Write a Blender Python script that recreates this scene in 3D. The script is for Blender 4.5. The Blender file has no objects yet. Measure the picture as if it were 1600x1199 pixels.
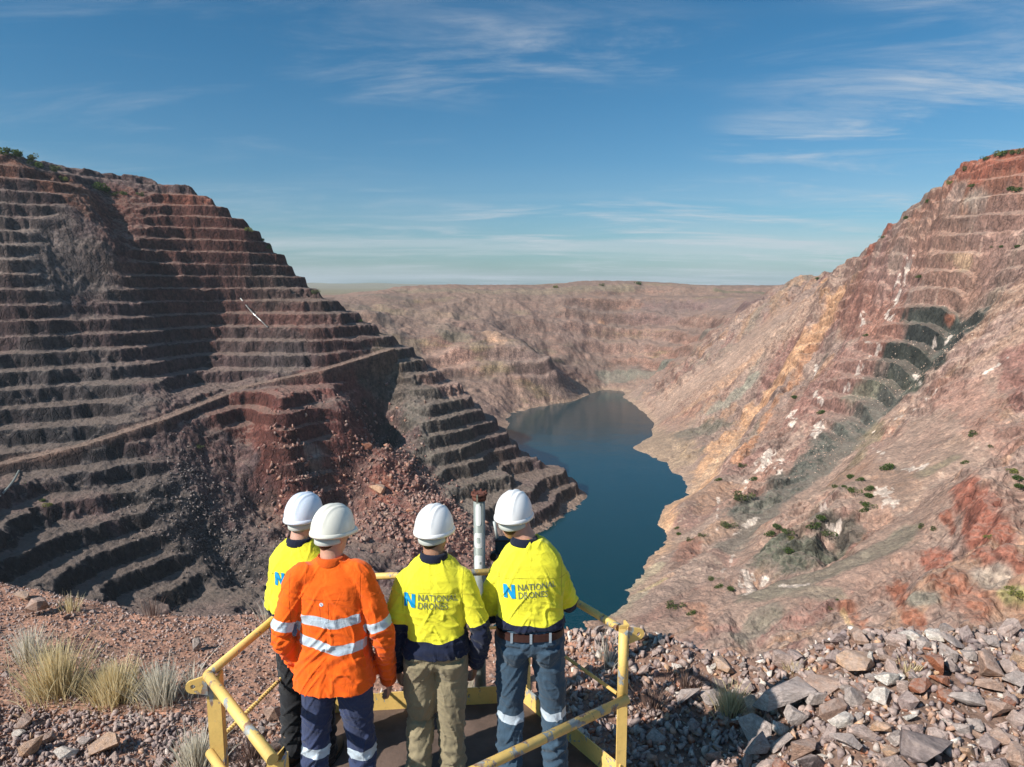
import bpy, bmesh, math, random
import numpy as np
from mathutils import Vector, Matrix, Euler
from mathutils.bvhtree import BVHTree

scene = bpy.context.scene
C = scene.collection
R = math.radians
rng = np.random.default_rng(7)
random.seed(7)

# ------------------------------------------------------------------ camera
PITCH = R(7.92); FPX = 1100.0
cam_d = bpy.data.cameras.new("camera")
cam_d.sensor_fit = 'HORIZONTAL'; cam_d.sensor_width = 36.0
cam_d.lens = 36.0 * FPX / 1600.0
cam_d.clip_start = 0.05; cam_d.clip_end = 80000
cam = bpy.data.objects.new("camera", cam_d); C.objects.link(cam)
cam.location = (0, 0, 0); cam.rotation_euler = (math.pi / 2 - PITCH, 0, 0)
scene.camera = cam

# ------------------------------------------------------------------ light
SUN_EL = R(37); SUN_AZ = (-0.84, -0.54)          # horizontal direction towards the sun
n_ = math.hypot(*SUN_AZ); sx, sy = SUN_AZ[0] / n_, SUN_AZ[1] / n_
sun_vec = Vector((sx * math.cos(SUN_EL), sy * math.cos(SUN_EL), math.sin(SUN_EL)))
sun_d = bpy.data.lights.new("sun", 'SUN'); sun_d.energy = 5.0; sun_d.angle = R(0.53); sun_d.color = (1.0, 0.945, 0.87)
sun = bpy.data.objects.new("sun", sun_d); C.objects.link(sun)
sun.rotation_euler = (-sun_vec).to_track_quat('-Z', 'Y').to_euler()

w = bpy.data.worlds.new("World"); scene.world = w; w.use_nodes = True
nt = w.node_tree; nt.nodes.clear()
def N(t, kind, **kw):
    n = t.nodes.new(kind)
    for k, v in kw.items():
        if hasattr(n, k) and k not in ('inputs',): setattr(n, k, v)
    return n
def L(t, a, b): t.links.new(a, b)
def math_n(t, op, a, b=None, clamp=False):
    n = t.nodes.new('ShaderNodeMath'); n.operation = op; n.use_clamp = clamp
    for i, v in enumerate((a, b)):
        if v is None: continue
        if isinstance(v, (int, float)): n.inputs[i].default_value = v
        else: t.links.new(v, n.inputs[i])
    return n.outputs[0]
def ramp_n(t, fac, lo, hi, a=0.0, b=1.0, smooth=True):
    n = t.nodes.new('ShaderNodeMapRange'); n.clamp = True
    n.interpolation_type = 'SMOOTHSTEP' if smooth else 'LINEAR'
    t.links.new(fac, n.inputs[0])
    for i, v in zip((1, 2, 3, 4), (lo, hi, a, b)): n.inputs[i].default_value = v
    return n.outputs[0]
def mixc(t, fac, a, b, mode='MIX'):
    n = t.nodes.new('ShaderNodeMix'); n.data_type = 'RGBA'; n.blend_type = mode
    for s, v in ((n.inputs[0], fac), (n.inputs[6], a), (n.inputs[7], b)):
        if isinstance(v, (int, float)): s.default_value = v
        elif isinstance(v, tuple): s.default_value = v if len(v) == 4 else (*v, 1)
        else: t.links.new(v, s)
    return n.outputs[2]
def noise_n(t, vec, scale, detail=5, rough=0.55, dist=0.0, dim='3D'):
    n = t.nodes.new('ShaderNodeTexNoise'); n.noise_dimensions = dim
    n.inputs['Scale'].default_value = scale; n.inputs['Detail'].default_value = detail
    n.inputs['Roughness'].default_value = rough; n.inputs['Distortion'].default_value = dist
    if vec is not None: t.links.new(vec, n.inputs['Vector'])
    return n.outputs['Fac']
def mapping_n(t, vec, scale=(1, 1, 1), rot=(0, 0, 0), loc=(0, 0, 0)):
    n = t.nodes.new('ShaderNodeMapping')
    n.inputs['Scale'].default_value = scale; n.inputs['Rotation'].default_value = rot; n.inputs['Location'].default_value = loc
    t.links.new(vec, n.inputs[0]); return n.outputs[0]

sky = nt.nodes.new('ShaderNodeTexSky'); sky.sky_type = 'NISHITA'; sky.sun_disc = False
sky.sun_elevation = SUN_EL; sky.sun_rotation = math.atan2(sx, sy)
sky.altitude = 300; sky.air_density = 1.0; sky.dust_density = 1.0; sky.ozone_density = 3.0
tc = nt.nodes.new('ShaderNodeTexCoord')
sep = nt.nodes.new('ShaderNodeSeparateXYZ'); L(nt, tc.outputs['Generated'], sep.inputs[0])
zc = math_n(nt, 'ADD', math_n(nt, 'MAXIMUM', sep.outputs['Z'], 0.0), 0.09)
comb = nt.nodes.new('ShaderNodeCombineXYZ')
L(nt, math_n(nt, 'DIVIDE', sep.outputs['X'], zc), comb.inputs[0]); L(nt, math_n(nt, 'DIVIDE', sep.outputs['Y'], zc), comb.inputs[1])
pv = comb.outputs[0]
wisp = noise_n(nt, mapping_n(nt, pv, (0.62, 1.5, 1), (0, 0, R(16)), (3.1, 1.7, 0)), 1.25, 9, 0.62, 0.7)
big = noise_n(nt, mapping_n(nt, pv, (0.4, 0.6, 1), (0, 0, R(-10)), (1.3, 6.2, 0)), 0.9, 3, 0.5, 0.3)
fine = noise_n(nt, mapping_n(nt, pv, (1.2, 4.5, 1), (0, 0, R(22)), (0, 0, 0)), 2.2, 6, 0.65, 0.9)
m = math_n(nt, 'MULTIPLY', ramp_n(nt, wisp, 0.44, 0.68), ramp_n(nt, big, 0.34, 0.52))
m = math_n(nt, 'MULTIPLY', m, ramp_n(nt, fine, 0.25, 0.7, 0.35, 1.0))
m = math_n(nt, 'MULTIPLY', m, ramp_n(nt, sep.outputs['X'], -0.30, 0.12, 0.35, 1.15))
low = ramp_n(nt, sep.outputs['Z'], 0.02, 0.17, 1.0, 0.0)
m2 = math_n(nt, 'MULTIPLY', low, ramp_n(nt, noise_n(nt, mapping_n(nt, pv, (0.35, 1.1, 1), (0, 0, R(5)), (8, 2, 0)), 0.6, 6, 0.55, 0.4), 0.36, 0.66))
m = math_n(nt, 'MINIMUM', math_n(nt, 'ADD', math_n(nt, 'MULTIPLY', m, 0.62), math_n(nt, 'MULTIPLY', m2, 0.5)), 0.7)
hi_ = mixc(nt, 1.0, sky.outputs[0], (0.34, 0.86, 1.04), 'MULTIPLY')
lo_ = mixc(nt, 1.0, sky.outputs[0], (0.68, 0.95, 1.06), 'MULTIPLY')
tint = mixc(nt, ramp_n(nt, sep.outputs['Z'], 0.0, 0.35), lo_, hi_)
skyc = mixc(nt, m, tint, (6.6, 7.0, 7.5))
bg = nt.nodes.new('ShaderNodeBackground'); bg.inputs[1].default_value = 0.076
L(nt, skyc, bg.inputs[0])
wo = nt.nodes.new('ShaderNodeOutputWorld'); L(nt, bg.outputs[0], wo.inputs[0])

vs = scene.view_settings
vs.view_transform = 'Standard'; vs.look = 'None'; vs.gamma = 1.0; vs.use_curve_mapping = False
vs.exposure = 0.32
scene.cycles.max_bounces = 6; scene.cycles.diffuse_bounces = 2; scene.cycles.glossy_bounces = 3
scene.cycles.volume_bounces = 0
scene.cycles.use_adaptive_sampling = True; scene.cycles.adaptive_threshold = 0.02

# ------------------------------------------------------------------ helpers
CP, SP = math.cos(PITCH), math.sin(PITCH)
def ray(px, py):
    u = (px - 800) / FPX; v = (py - 599.5) / FPX
    return np.array([u, CP - v * SP, -SP - v * CP])
def at(px, py, z=None, t=None, y=None):
    d = ray(px, py)
    if z is not None: t = z / d[2]
    if y is not None: t = y / d[1]
    return d * t

def tag(o, label=None, cat=None, group=None, kind=None):
    if label: o['label'] = label
    if cat: o['category'] = cat
    if group: o['group'] = group
    if kind: o['kind'] = kind
    return o
def empty(name, loc=(0, 0, 0), rz=0.0):
    o = bpy.data.objects.new(name, None); C.objects.link(o)
    o.location = loc; o.rotation_euler = (0, 0, rz); o.empty_display_size = 0.2
    return o
def mesh_obj(name, verts, faces, mat=None, parent=None, smooth=False):
    me = bpy.data.meshes.new(name)
    me.from_pydata([tuple(v) for v in verts], [], [tuple(f) for f in faces]); me.update()
    if smooth: me.polygons.foreach_set('use_smooth', [True] * len(me.polygons))
    if mat: me.materials.append(mat)
    o = bpy.data.objects.new(name, me); C.objects.link(o)
    if parent: o.parent = parent
    return o
def np_mesh(name, V, F, mat=None, smooth=False, cols=None, attrs=None):
    """V (n,3), F (m,k) numpy arrays of equal-sided faces"""
    me = bpy.data.meshes.new(name); n, k = F.shape
    me.vertices.add(len(V)); me.vertices.foreach_set('co', V.astype(np.float32).ravel())
    me.loops.add(n * k); me.loops.foreach_set('vertex_index', F.astype(np.int32).ravel())
    me.polygons.add(n); me.polygons.foreach_set('loop_start', np.arange(0, n * k, k, dtype=np.int32))
    me.polygons.foreach_set('loop_total', np.full(n, k, np.int32))
    if smooth: me.polygons.foreach_set('use_smooth', np.ones(n, bool))
    me.update(calc_edges=True)
    if cols is not None:
        a = me.color_attributes.new('rock', 'FLOAT_COLOR', 'POINT')
        a.data.foreach_set('color', np.concatenate([cols, np.ones((len(cols), 1))], 1).astype(np.float32).ravel())
    for an, av in (attrs or {}).items():
        a = me.attributes.new(an, 'FLOAT', 'POINT'); a.data.foreach_set('value', av.astype(np.float32))
    if mat: me.materials.append(mat)
    return me
def link(me, name, parent=None):
    o = bpy.data.objects.new(name, me); C.objects.link(o)
    if parent: o.parent = parent
    return o
def _h(ix, iy, s):
    n = (ix.astype(np.int64) * 374761393 + iy.astype(np.int64) * 668265263 + s * 1442695041) & 0xffffffff
    n = ((n ^ (n >> 13)) * 1274126177) & 0xffffffff
    return ((n ^ (n >> 16)) & 0xffffff) / float(0xffffff)
def vnoise(x, y, s=0):
    ix = np.floor(x); iy = np.floor(y); fx = x - ix; fy = y - iy
    fx = fx * fx * fx * (fx * (fx * 6 - 15) + 10); fy = fy * fy * fy * (fy * (fy * 6 - 15) + 10)
    a, b, c, d = _h(ix, iy, s), _h(ix + 1, iy, s), _h(ix, iy + 1, s), _h(ix + 1, iy + 1, s)
    return (a + (b - a) * fx) * (1 - fy) + (c + (d - c) * fx) * fy
def fbm(x, y, wl, octv=4, s=0, gain=0.5):
    v = 0; a = 1; tot = 0; f = 1.0 / wl
    for i in range(octv):
        c, sn = math.cos(1.1 * i), math.sin(1.1 * i)
        v = v + a * (vnoise((x * c - y * sn) * f + 17.3 * i, (x * sn + y * c) * f - 9.1 * i, s + i) - 0.5) * 2
        tot += a; a *= gain; f *= 2.03
    return v / tot
def sstep(a, b, x):
    t = np.clip((x - a) / (b - a), 0, 1); return t * t * (3 - 2 * t)
def seg_dist(X, Y, pts):
    """distance to polyline in plan, and the 0..n-1 parameter along it"""
    best = np.full(X.shape, 1e9); par = np.zeros(X.shape)
    for i in range(len(pts) - 1):
        ax, ay = pts[i][:2]; bx, by = pts[i + 1][:2]; dx, dy = bx - ax, by - ay
        t = np.clip(((X - ax) * dx + (Y - ay) * dy) / (dx * dx + dy * dy + 1e-9), 0, 1)
        d = np.hypot(X - ax - t * dx, Y - ay - t * dy)
        m = d < best; best = np.where(m, d, best); par = np.where(m, i + t, par)
    return best, par
# ------------------------------------------------------------------ pit terrain
LAKE = -190.0
_cp = []
def cz(px, py, z): _cp.append(at(px, py, z=z))
def ct(px, py, t): _cp.append(at(px, py, t=t))
def cw(*p): _cp.append(np.array(p, float))
# left wall, bench levels
for a in [(0,520,-33),(0,572,-54),(0,645,-81),(0,690,-95),(0,783,-118),(0,840,-129),(20,887,-140),(82,919,-151),(158,944,-162),
          (263,947,-173),(234,727,-118),(234,764,-129),(253,805,-140),(285,833,-151),(326,868,-162),(358,900,-173),
          (500,492,-25),(500,511,-36),(500,534,-47),(500,557,-58),(170,600,-69),(317,580,-69),(317,608,-80),(158,627,-80)]: cz(*a)
for a in [(0,435,500),(0,464,502),(317,549,598),(336,569,585),(158,562,520),(400,512,618),(0,330,540),(150,380,560),(150,435,560),(200,512,545),(370,437,650),(370,380,655),(330,320,665),(250,345,640),(430,440,665),(500,470,640)]: ct(*a)
for a in [(0,240,570),(100,275,610),(190,300,640),(310,302,690),(370,345,685),(430,395,682),(500,462,680),(560,500,682),(640,545,690)]: ct(*a)
for px, py, t, z in [(30,240,760,95),(190,300,800,85),(310,302,800,72),(370,345,760,25),(430,395,760,-5),(500,460,760,-48),(560,500,760,-80),(640,545,770,-120),(450,420,950,-50)]:
    d = ray(px, py) * t; cw(d[0], d[1], z)
# promontory
for a in [(600,548,-58),(621,588,-80),(684,579,-80),(650,607,-91),(735,620,-102),(656,633,-102),(653,658,-113),(757,637,-113),(659,683,-124),(697,702,-135),
          (713,728,-146),(786,725,-157),(707,756,-157),(824,766,-168),(884,734,-168),(833,807,-182),(893,778,-186),(838,830,-190),(450,620,-80),(561,626,-91),(450,649,-91),(548,655,-102),(450,674,-102),(548,683,-113)]: cz(*a)
for a in [(590,700,585),(560,780,510),(480,850,445),(400,900,420),(650,850,465),(740,860,480),(700,800,510),(380,700,500),(330,760,478),(430,760,490),(480,720,510)]: ct(*a)
for a in [(30,690,-200),(-10,800,-200),(-60,770,-165),(-100,860,-135),(-10,985,-191),(80,640,-205),(60,540,-210),(120,900,-212),(150,1100,-210),(50,460,-205),(20,470,-198),(-20,420,-186),(30,405,-202),(22,350,-200),(5,375,-196),(95,375,-178),(80,330,-176),(60,320,-182)]: cw(*a)
# near slope under the lookout (hidden) and beyond the frame
for a in [(0,25,-24),(-25,25,-24),(25,25,-24),(0,60,-46),(0,100,-68),(0,200,-122),(0,290,-176),(0,335,-190),(-50,62,-42),(-100,125,-72),(-150,190,-102),(-200,255,-138),(-60,250,-150),(-100,330,-172),(-180,330,-160),(0,-60,0),(-150,-40,0),(150,-40,0),
          (60,90,-60),(120,180,-112),(155,215,-120),(60,200,-125),(70,285,-176),(250,150,-75),(-330,230,-70),(-420,330,-10),(-550,500,60),(-700,800,100),(-500,120,20),
          (430,330,0),(520,430,60),(620,620,125),(700,900,110),(400,100,10)]: cw(*a)
# right wall
for a in [(960,612),(1020,660),(985,700),(1060,740),(1035,800),(1000,880),(960,935),(930,1000)]: cz(*a, LAKE)
for a in [(1300,440,1000),(1340,400,890),(1400,350,790),(1470,290,715),(1540,237,650),(1600,235,610),(1100,600,960),(1150,520,1090),(1250,500,890),(1250,600,750),(1150,700,705),
          (1400,450,700),(1400,600,595),(1500,500,595),(1250,750,560),(1100,850,475),(1100,950,388),(1250,850,432),(1250,950,346),(1400,750,452),(1400,900,340),(1600,600,480),(1600,450,535),
          (1600,750,370),(1600,900,288),(1600,350,580),(1500,1000,270),(1600,1020,225),(1300,560,690),(1180,620,830),(1250,434,1150),(1213,446,1280),(1290,430,1060)]: ct(*a)
for px, py, t, z in [(1300,440,1150,-15),(1400,350,900,50),(1470,290,850,85),(1560,237,850,110),(1540,237,1400,60)]:
    d = ray(px, py) * t; cw(d[0], d[1], z)
# spur and far wall
for a in [(800,642),(850,632),(920,615)]: cz(*a, LAKE)
for a in [(780,527,1250),(650,520,1200),(700,585,1110),(560,470,1350),(600,452,1500),(700,446,1600),(800,446,1650),(900,442,1700),(980,440,1740),(1060,444,1720),(1120,452,1620),(1190,457,1550),
          (850,560,1200),(1000,520,1460),(950,560,1380),(900,480,1560),(1080,490,1450),(750,480,1480),(800,600,1140),(870,590,1210),(1010,590,1300),(950,590,1330),(700,500,1370)]: ct(*a)
for a in [(-420,1500,-30),(-350,2000,-38),(300,2300,-25),(0,2600,-30),(700,2000,-10),(700,1500,0),(-1200,2000,0),(-900,1300,20),(-1200,900,80),(1500,1500,30),(1200,900,80),(1500,2500,-20),(-2000,2600,-30)]: cw(*a)
CPS = np.array(_cp)
EPS2 = 18.0 ** 2
_D = np.sqrt(((CPS[:, None, :2] - CPS[None, :, :2]) ** 2).sum(-1) + EPS2)
_A = np.block([[_D - 1.5 * np.eye(len(CPS)), np.ones((len(CPS), 1))], [np.ones((1, len(CPS))), np.zeros((1, 1))]])
_W = np.linalg.solve(_A, np.append(CPS[:, 2], 0))
def base_z(X, Y):
    z = np.full(X.shape, _W[-1])
    for (x, y, _), wt in zip(CPS, _W[:-1]): z += wt * np.sqrt((X - x) ** 2 + (Y - y) ** 2 + EPS2)
    return z
RAMP = [at(0,726,z=-107), at(127,697,z=-101), at(253,656,z=-91), at(380,605,z=-79.5), at(500,580,z=-70), at(610,546,z=-57.5)]
RAMP0 = RAMP
RAMP = [RAMP[0] + (RAMP[0] - RAMP[1]) * 1.5] + RAMP
RQ = np.linspace(0, len(RAMP) - 1, 60)
_rx, _ry, _rz = [np.interp(RQ, np.arange(len(RAMP)), [p[i] for p in RAMP]) for i in range(3)]
RDZ = _rz - base_z(_rx, _ry)
CHUTES = [([at(185,325,t=650), at(150,385,t=575), at(110,440,t=545)], 26),
          ([at(255,672,t=495), at(300,740,t=478), at(360,850,t=440), at(430,950,t=400)], 26),
          ([at(600,660,t=620), at(582,740,t=555), at(600,800,t=505), at(660,880,t=450)], 30),
          ([at(630,620,t=600), at(680,740,t=545), at(790,840,t=500)], 9),
          ([at(375,680,t=500), at(420,780,t=480)], 17), ([at(760,870,t=480), at(690,840,t=490)], 22)]
GULLY = [([at(612,615,t=632), at(590,690,t=585), at(560,760,t=530), at(535,830,t=485)], 11, 11), ([at(385,655,t=520), at(420,740,t=490)], 13, 15), ([at(330,850,t=440), at(400,880,t=425)], 12, 10),
         ([at(165,325,t=640), at(185,350,t=600)], 12, 10)]
SCREE = [([at(1590,520,t=510), at(1440,640,t=500), at(1330,740,t=500)], 34), ([at(1400,760,t=440), at(1480,700,t=450)], 30), ([at(1180,930,t=380), at(1320,900,t=370), at(1450,820,t=400)], 20),
         ([at(1540,480,t=600), at(1370,640,t=590), at(1180,790,t=500), at(1130,880,t=450)], 17), ([at(1100,600,t=960), at(1200,500,t=1000)], 45), ([at(1000,650,t=1000), at(1100,560,t=1000)], 45), ([at(1500,420,t=560), at(1590,430,t=540)], 22), ([at(1530,350,t=600), at(1590,370,t=580)], 18)]
RIBS = [([at(1540,480,t=600), at(1370,640,t=590), at(1180,790,t=500), at(1130,880,t=450)], 14, -9),
        ([at(1310,460,t=900), at(1230,570,t=780), at(1110,730,t=610), at(1050,800,t=560)], 14, 9),
        ([at(1300,850,t=430), at(1400,830,t=420), at(1560,680,t=420)], 16, -8), ([at(1500,760,t=410), at(1590,900,t=300)], 14, 9), ([at(1380,700,t=500), at(1250,860,t=430)], 16, 7)]
def terrain(X, Y):
    wx = X + 5 * fbm(X, Y, 60, 3, 5); wy = Y + 5 * fbm(X, Y, 60, 3, 11)
    z0 = base_z(wx, wy)
    Rr = np.hypot(X, Y)
    for pts, wd, dep in GULLY:
        d, _ = seg_dist(wx, wy, pts); z0 = z0 - dep * np.exp(-(d / wd) ** 2)
    dR, pR = seg_dist(wx, wy, RAMP)
    z0 = z0 + (np.interp(pR, RQ, RDZ) - 1.5) * np.exp(-(dR / 42) ** 2)
    left = sstep(88, 50, X - 0.05 * (Y - 600)) * sstep(900, 780, Y) * sstep(250, 320, Rr)
    rub = np.zeros(X.shape)
    for pts, wd in CHUTES:
        d, _ = seg_dist(wx, wy, pts); rub = np.maximum(rub, np.exp(-(d / wd) ** 4))
    rub = np.maximum(rub, sstep(0.36, 0.66, fbm(X, Y, 70, 3, 31)) * 0.7)
    # craggy noise before the stepping
    rg = 1 - 2 * np.abs(fbm(X, Y, 26, 4, 21))
    zn = z0 + left * (3.4 * fbm(X, Y, 40, 5, 3, 0.6) + 2.0 * (rg - 0.5) + 2.5 * fbm(X, Y, 240, 2, 33) + 2.2 * fbm(X, Y, 8, 3, 44))
    H = 11.0
    lv = (zn + 3.0) / H; k = np.floor(lv); f = lv - k
    th = np.clip(0.46 + 0.34 * fbm(X + 57 * k, Y - 31 * k, 55, 3, 35), 0.12, 0.7)
    st = np.where(f < th, 0.14 * f / th, 0.14 + 0.86 * sstep(th, np.minimum(th + 0.34, 0.99), f) ** 0.85)
    zs = (k + st) * H - 3.0 + 0.5 * fbm(X, Y, 9, 3, 70) + 0.25 * fbm(X, Y, 2.5, 2, 71)
    stepw = left * (1 - rub)
    z = z0 + (zs - z0) * stepw
    crag = 1 - 2 * np.abs(fbm(X, Y, 18, 4, 83, 0.6))
    z = z + left * rub * (2.8 * fbm(X, Y, 22, 5, 80, 0.62) + 1.4 * fbm(X, Y, 4, 3, 81) + 2.6 * (crag - 0.5))
    z = z + left * (1 - rub) * 0.5 * fbm(X, Y, 3, 2, 85)
    # right wall
    right = sstep(50, 100, X - 0.02 * Y + 60 * sstep(520, 460, Y)) * sstep(1350, 1150, Y) * sstep(150, 220, Rr)
    H2 = 17.0
    zn2 = z0 + right * (5 * fbm(X, Y, 60, 4, 61, 0.55))
    lv = zn2 / H2 + 0.35; k = np.floor(lv); f = lv - k
    st = np.where(f < 0.55, 0.15 * f / 0.55, 0.15 + 0.85 * sstep(0.55, 0.88, f))
    zr = (k + st - 0.35) * H2
    bm = sstep(0.0, 0.35, fbm(X, Y, 130, 3, 62) + 0.05) * 0.55
    dq, _ = seg_dist(X, Y, [at(1370,600,t=620), at(1480,500,t=610), at(1520,480,t=620)])
    dgc, _ = seg_dist(X, Y, [at(1545,490,t=600), at(1470,570,t=590), at(1380,650,t=580)])
    l2 = (z0 + 2.0 * fbm(X, Y, 40, 4, 63)) / 16.0 + 0.2; k2 = np.floor(l2); f2 = l2 - k2
    zb = (k2 + np.where(f2 < 0.5, 0.10 * f2 / 0.5, 0.10 + 0.90 * sstep(0.5, 0.78, f2)) - 0.2) * 16.0 + 0.6 * fbm(X, Y, 5, 3, 65)
    up = sstep(-40, 30, z0)
    bm = np.maximum(bm, 0.5 * up)
    # dip-slope ribs running down to the water (rotated, stretched noise)
    def along(deg):
        a = R(deg); return X * math.cos(a) + Y * math.sin(a), -X * math.sin(a) + Y * math.cos(a)
    U, Vv = along(27); U5, V5 = along(56)
    kb = sstep(560, 740, Y)
    def dip(wl, seed, st=0.4, ridge=False, octv=5):
        A = fbm(U * st, Vv, wl, octv, seed, 0.52); B = fbm(U5 * st, V5, wl, octv, seed + 1, 0.52)
        if ridge: A = 1 - 2 * np.abs(A); B = 1 - 2 * np.abs(B)
        return A * (1 - kb) + B * kb
    saw = dip(75, 401, 0.5, True, 4); saw2 = dip(30, 405, 0.6, True, 4)
    shore = 0.25 + 0.75 * sstep(-188, -160, z0)
    scr = np.zeros(X.shape)
    for pts, wd in SCREE:
        dS, _ = seg_dist(wx, wy, pts); scr = np.maximum(scr, np.exp(-(dS / wd) ** 4))
    scr = np.maximum(scr, sstep(0.25, 0.5, fbm(U * 0.5, Vv, 110, 3, 420)) * 0.8)
    bz = np.exp(-(dq / 62) ** 4); scr = scr * (1 - 0.95 * bz * sstep(6, 16, dgc)); calm = (1 - 0.85 * scr) * (1 - 0.85 * bz); 
    zr = zr * (1 - bz) + zb * bz; bm = np.maximum(bm, bz)
    # tilted ledges: thin hard layers cropping out as small risers and scarps
    tl = (z0 * 0.75 + 0.55 * Vv * (1 - kb) + 0.55 * V5 * kb + 7 * fbm(X, Y, 55, 4, 422, 0.6)) / 8.5
    k = np.floor(tl); f = tl - k; led = (k + sstep(0.55, 0.85, f) - tl) * 8.5
    ledm = sstep(-0.05, 0.3, fbm(X, Y, 90, 3, 424)) * calm
    z = z + right * shore * ((zr - z0) * bm * (1 - 0.9 * scr) + (4.0 * dip(40, 409) + 10.0 * (saw - 0.5) + 5.5 * (saw2 - 0.5) + 2.4 * (1 - 2 * np.abs(fbm(X, Y, 13, 4, 432, 0.6)) - 0.5) + 1.3 * fbm(X, Y, 5, 3, 66)) * calm + 0.95 * led * ledm + 0.35 * scr * fbm(X, Y, 5, 3, 426) + 1.3 * scr * dip(22, 428, 0.18))
    for pts, wd, hh in RIBS:
        d, _ = seg_dist(wx, wy, pts); z = z + right * hh * np.exp(-(d / wd) ** 2)
    z = np.where(right > 0.5, np.minimum(z, 118 + 3 * fbm(X, Y, 40, 3, 430)), z)
    # far walls
    far = sstep(880, 1050, Y)
    H3 = 26.0
    lv = (z0 + 9 * fbm(X, Y, 160, 4, 90)) / H3; k = np.floor(lv); f = lv - k
    zf = (k + sstep(0.45, 1.0, f)) * H3
    gm = fbm(X * 1.2, Y * 0.5, 75, 5, 91, 0.55)
    z = z + far * (1 - right) * ((zf - z0) * 0.85 * sstep(-175, -130, z0) * sstep(-0.45, 0.1, fbm(X, Y, 260, 3, 94)) + 11 * gm * sstep(-5, -60, z0) + 20 * (1 - 2 * np.abs(fbm(X, Y, 260, 5, 92)) - 0.6) * sstep(-12, -50, z0) * sstep(2600, 1200, Y) * sstep(0, -30, z0) + 2.0 * fbm(X, Y, 16, 4, 93))
    # haul ramp
    d, par = seg_dist(X, Y, RAMP)
    rz = np.interp(par, np.arange(len(RAMP)), [p[2] for p in RAMP])
    rw = sstep(6.8, 4.2, d + 1.6 * fbm(X, Y, 14, 3, 95)); z = z * (1 - rw) + (rz + 0.35 * fbm(X, Y, 4, 3, 96) + 0.8 * np.exp(-((d - 4.2) / 0.9) ** 2) - 0.25 * np.exp(-((d - 1.3) / 0.6) ** 2)) * rw
    # small second ramp on the promontory
    d2, _ = seg_dist(X, Y, [at(750,800,z=-170), at(790,765,z=-160), at(828,702,z=-151)])
    # far plain
    pl = sstep(2100, 3200, Rr)
    plain = -34 + 10 * fbm(X, Y, 900, 4, 97) + 150 * sstep(6000, 12000, Rr) * np.maximum(0, fbm(X, Y, 3200, 4, 98) * 0.8 + 0.02) 
    z = z * (1 - pl) + plain * pl
    z = z - 8.0 * sstep(16, 9, Rr)
    return z, dict(z0=z0, scr=scr * right, rub=rub * left, left=left, right=right, far=far * (1 - right), ramp=rw * left, step=stepw)

def hits(pp):
    """first terrain point along the sight line of each (px, py)"""
    ts = np.concatenate([np.arange(200, 900, 1.5), np.arange(900, 2600, 5.0)])
    D = np.array([ray(*p) for p in pp])
    P = D[:, None, :] * ts[None, :, None]
    Z, _ = terrain(P[..., 0].ravel(), P[..., 1].ravel()); Z = Z.reshape(P.shape[:2])
    below = P[..., 2] < Z
    i = np.where(below.any(1), below.argmax(1), len(ts) - 1)
    return D * ts[i][:, None]

Q = 1
rr = np.concatenate([np.geomspace(9, 280, 60)[:-1], np.arange(280, 780, 0.85 * Q), np.arange(780, 1300, 2.0 * Q), np.arange(1300, 1900, 3.5 * Q), np.geomspace(1900, 15500, 70)])
az = np.linspace(R(-52), R(52), 1640 // Q)
RR, AZ = np.meshgrid(rr, az, indexing='ij')
X = (RR * np.sin(AZ)).ravel(); Y = (RR * np.cos(AZ)).ravel()
Z, info = terrain(X, Y)

# ---- rock colours: patches set at image pixels, cast onto the terrain in world space
def lin(r, g, b): return np.array([(c / 255.0) ** 2.2 for c in (r, g, b)])
n1 = fbm(X, Y, 140, 4, 201); n2 = fbm(X, Y, 40, 4, 202); n3 = fbm(X, Y, 11, 4, 203)
col = np.zeros((len(X), 3))
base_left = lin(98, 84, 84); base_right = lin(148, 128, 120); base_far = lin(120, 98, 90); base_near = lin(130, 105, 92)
lf = info['left'][:, None]; rt = info['right'][:, None]; fr = info['far'][:, None]
col[:] = base_near
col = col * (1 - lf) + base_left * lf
col = col * (1 - fr) + base_far * fr
col = col * (1 - rt) + base_right * rt
# strata: darker / redder layers following warped height
strat = fbm(X * 0.4 + Z * 2.0, Y * 0.4 - Z * 1.3, 45, 4, 205)
col = col * (1 + 0.16 * strat[:, None] + 0.10 * n2[:, None])
# streaks of other rock along the dip on the right wall
def alongc(deg):
    a = R(deg); return X * math.cos(a) + Y * math.sin(a), -X * math.sin(a) + Y * math.cos(a)
Ua, Va = alongc(27); Ub, Vb = alongc(56); kb = sstep(560, 740, Y)
for sd, wl, cc, lo in [(501, 40, (140,108,96), 0.05), (503, 26, (176,154,142), 0.1), (505, 30, (132,126,112), 0.2), (507, 22, (178,140,112), 0.22), (509, 34, (138,96,92), 0.15)]:
    q = fbm(Ua * 0.35, Va, wl, 5, sd, 0.55) * (1 - kb) + fbm(Ub * 0.35, Vb, wl, 5, sd + 1, 0.55) * kb
    wq = (sstep(lo, lo + 0.12, q) * 0.45)[:, None] * rt
    col = col * (1 - wq) + lin(*cc) * wq
sc_ = (info['scr'] * 0.75)[:, None]; col = col * (1 - sc_) + lin(158, 134, 122) * (1 + 0.12 * n2)[:, None] * sc_
spk = (sstep(0.42, 0.6, fbm(X, Y, 2.6, 2, 610)) * sstep(0.0, 0.4, fbm(X, Y, 60, 3, 611)) * info['right'])[:, None] * 0.6; col = col * (1 - spk) + lin(208, 188, 172) * spk
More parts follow.
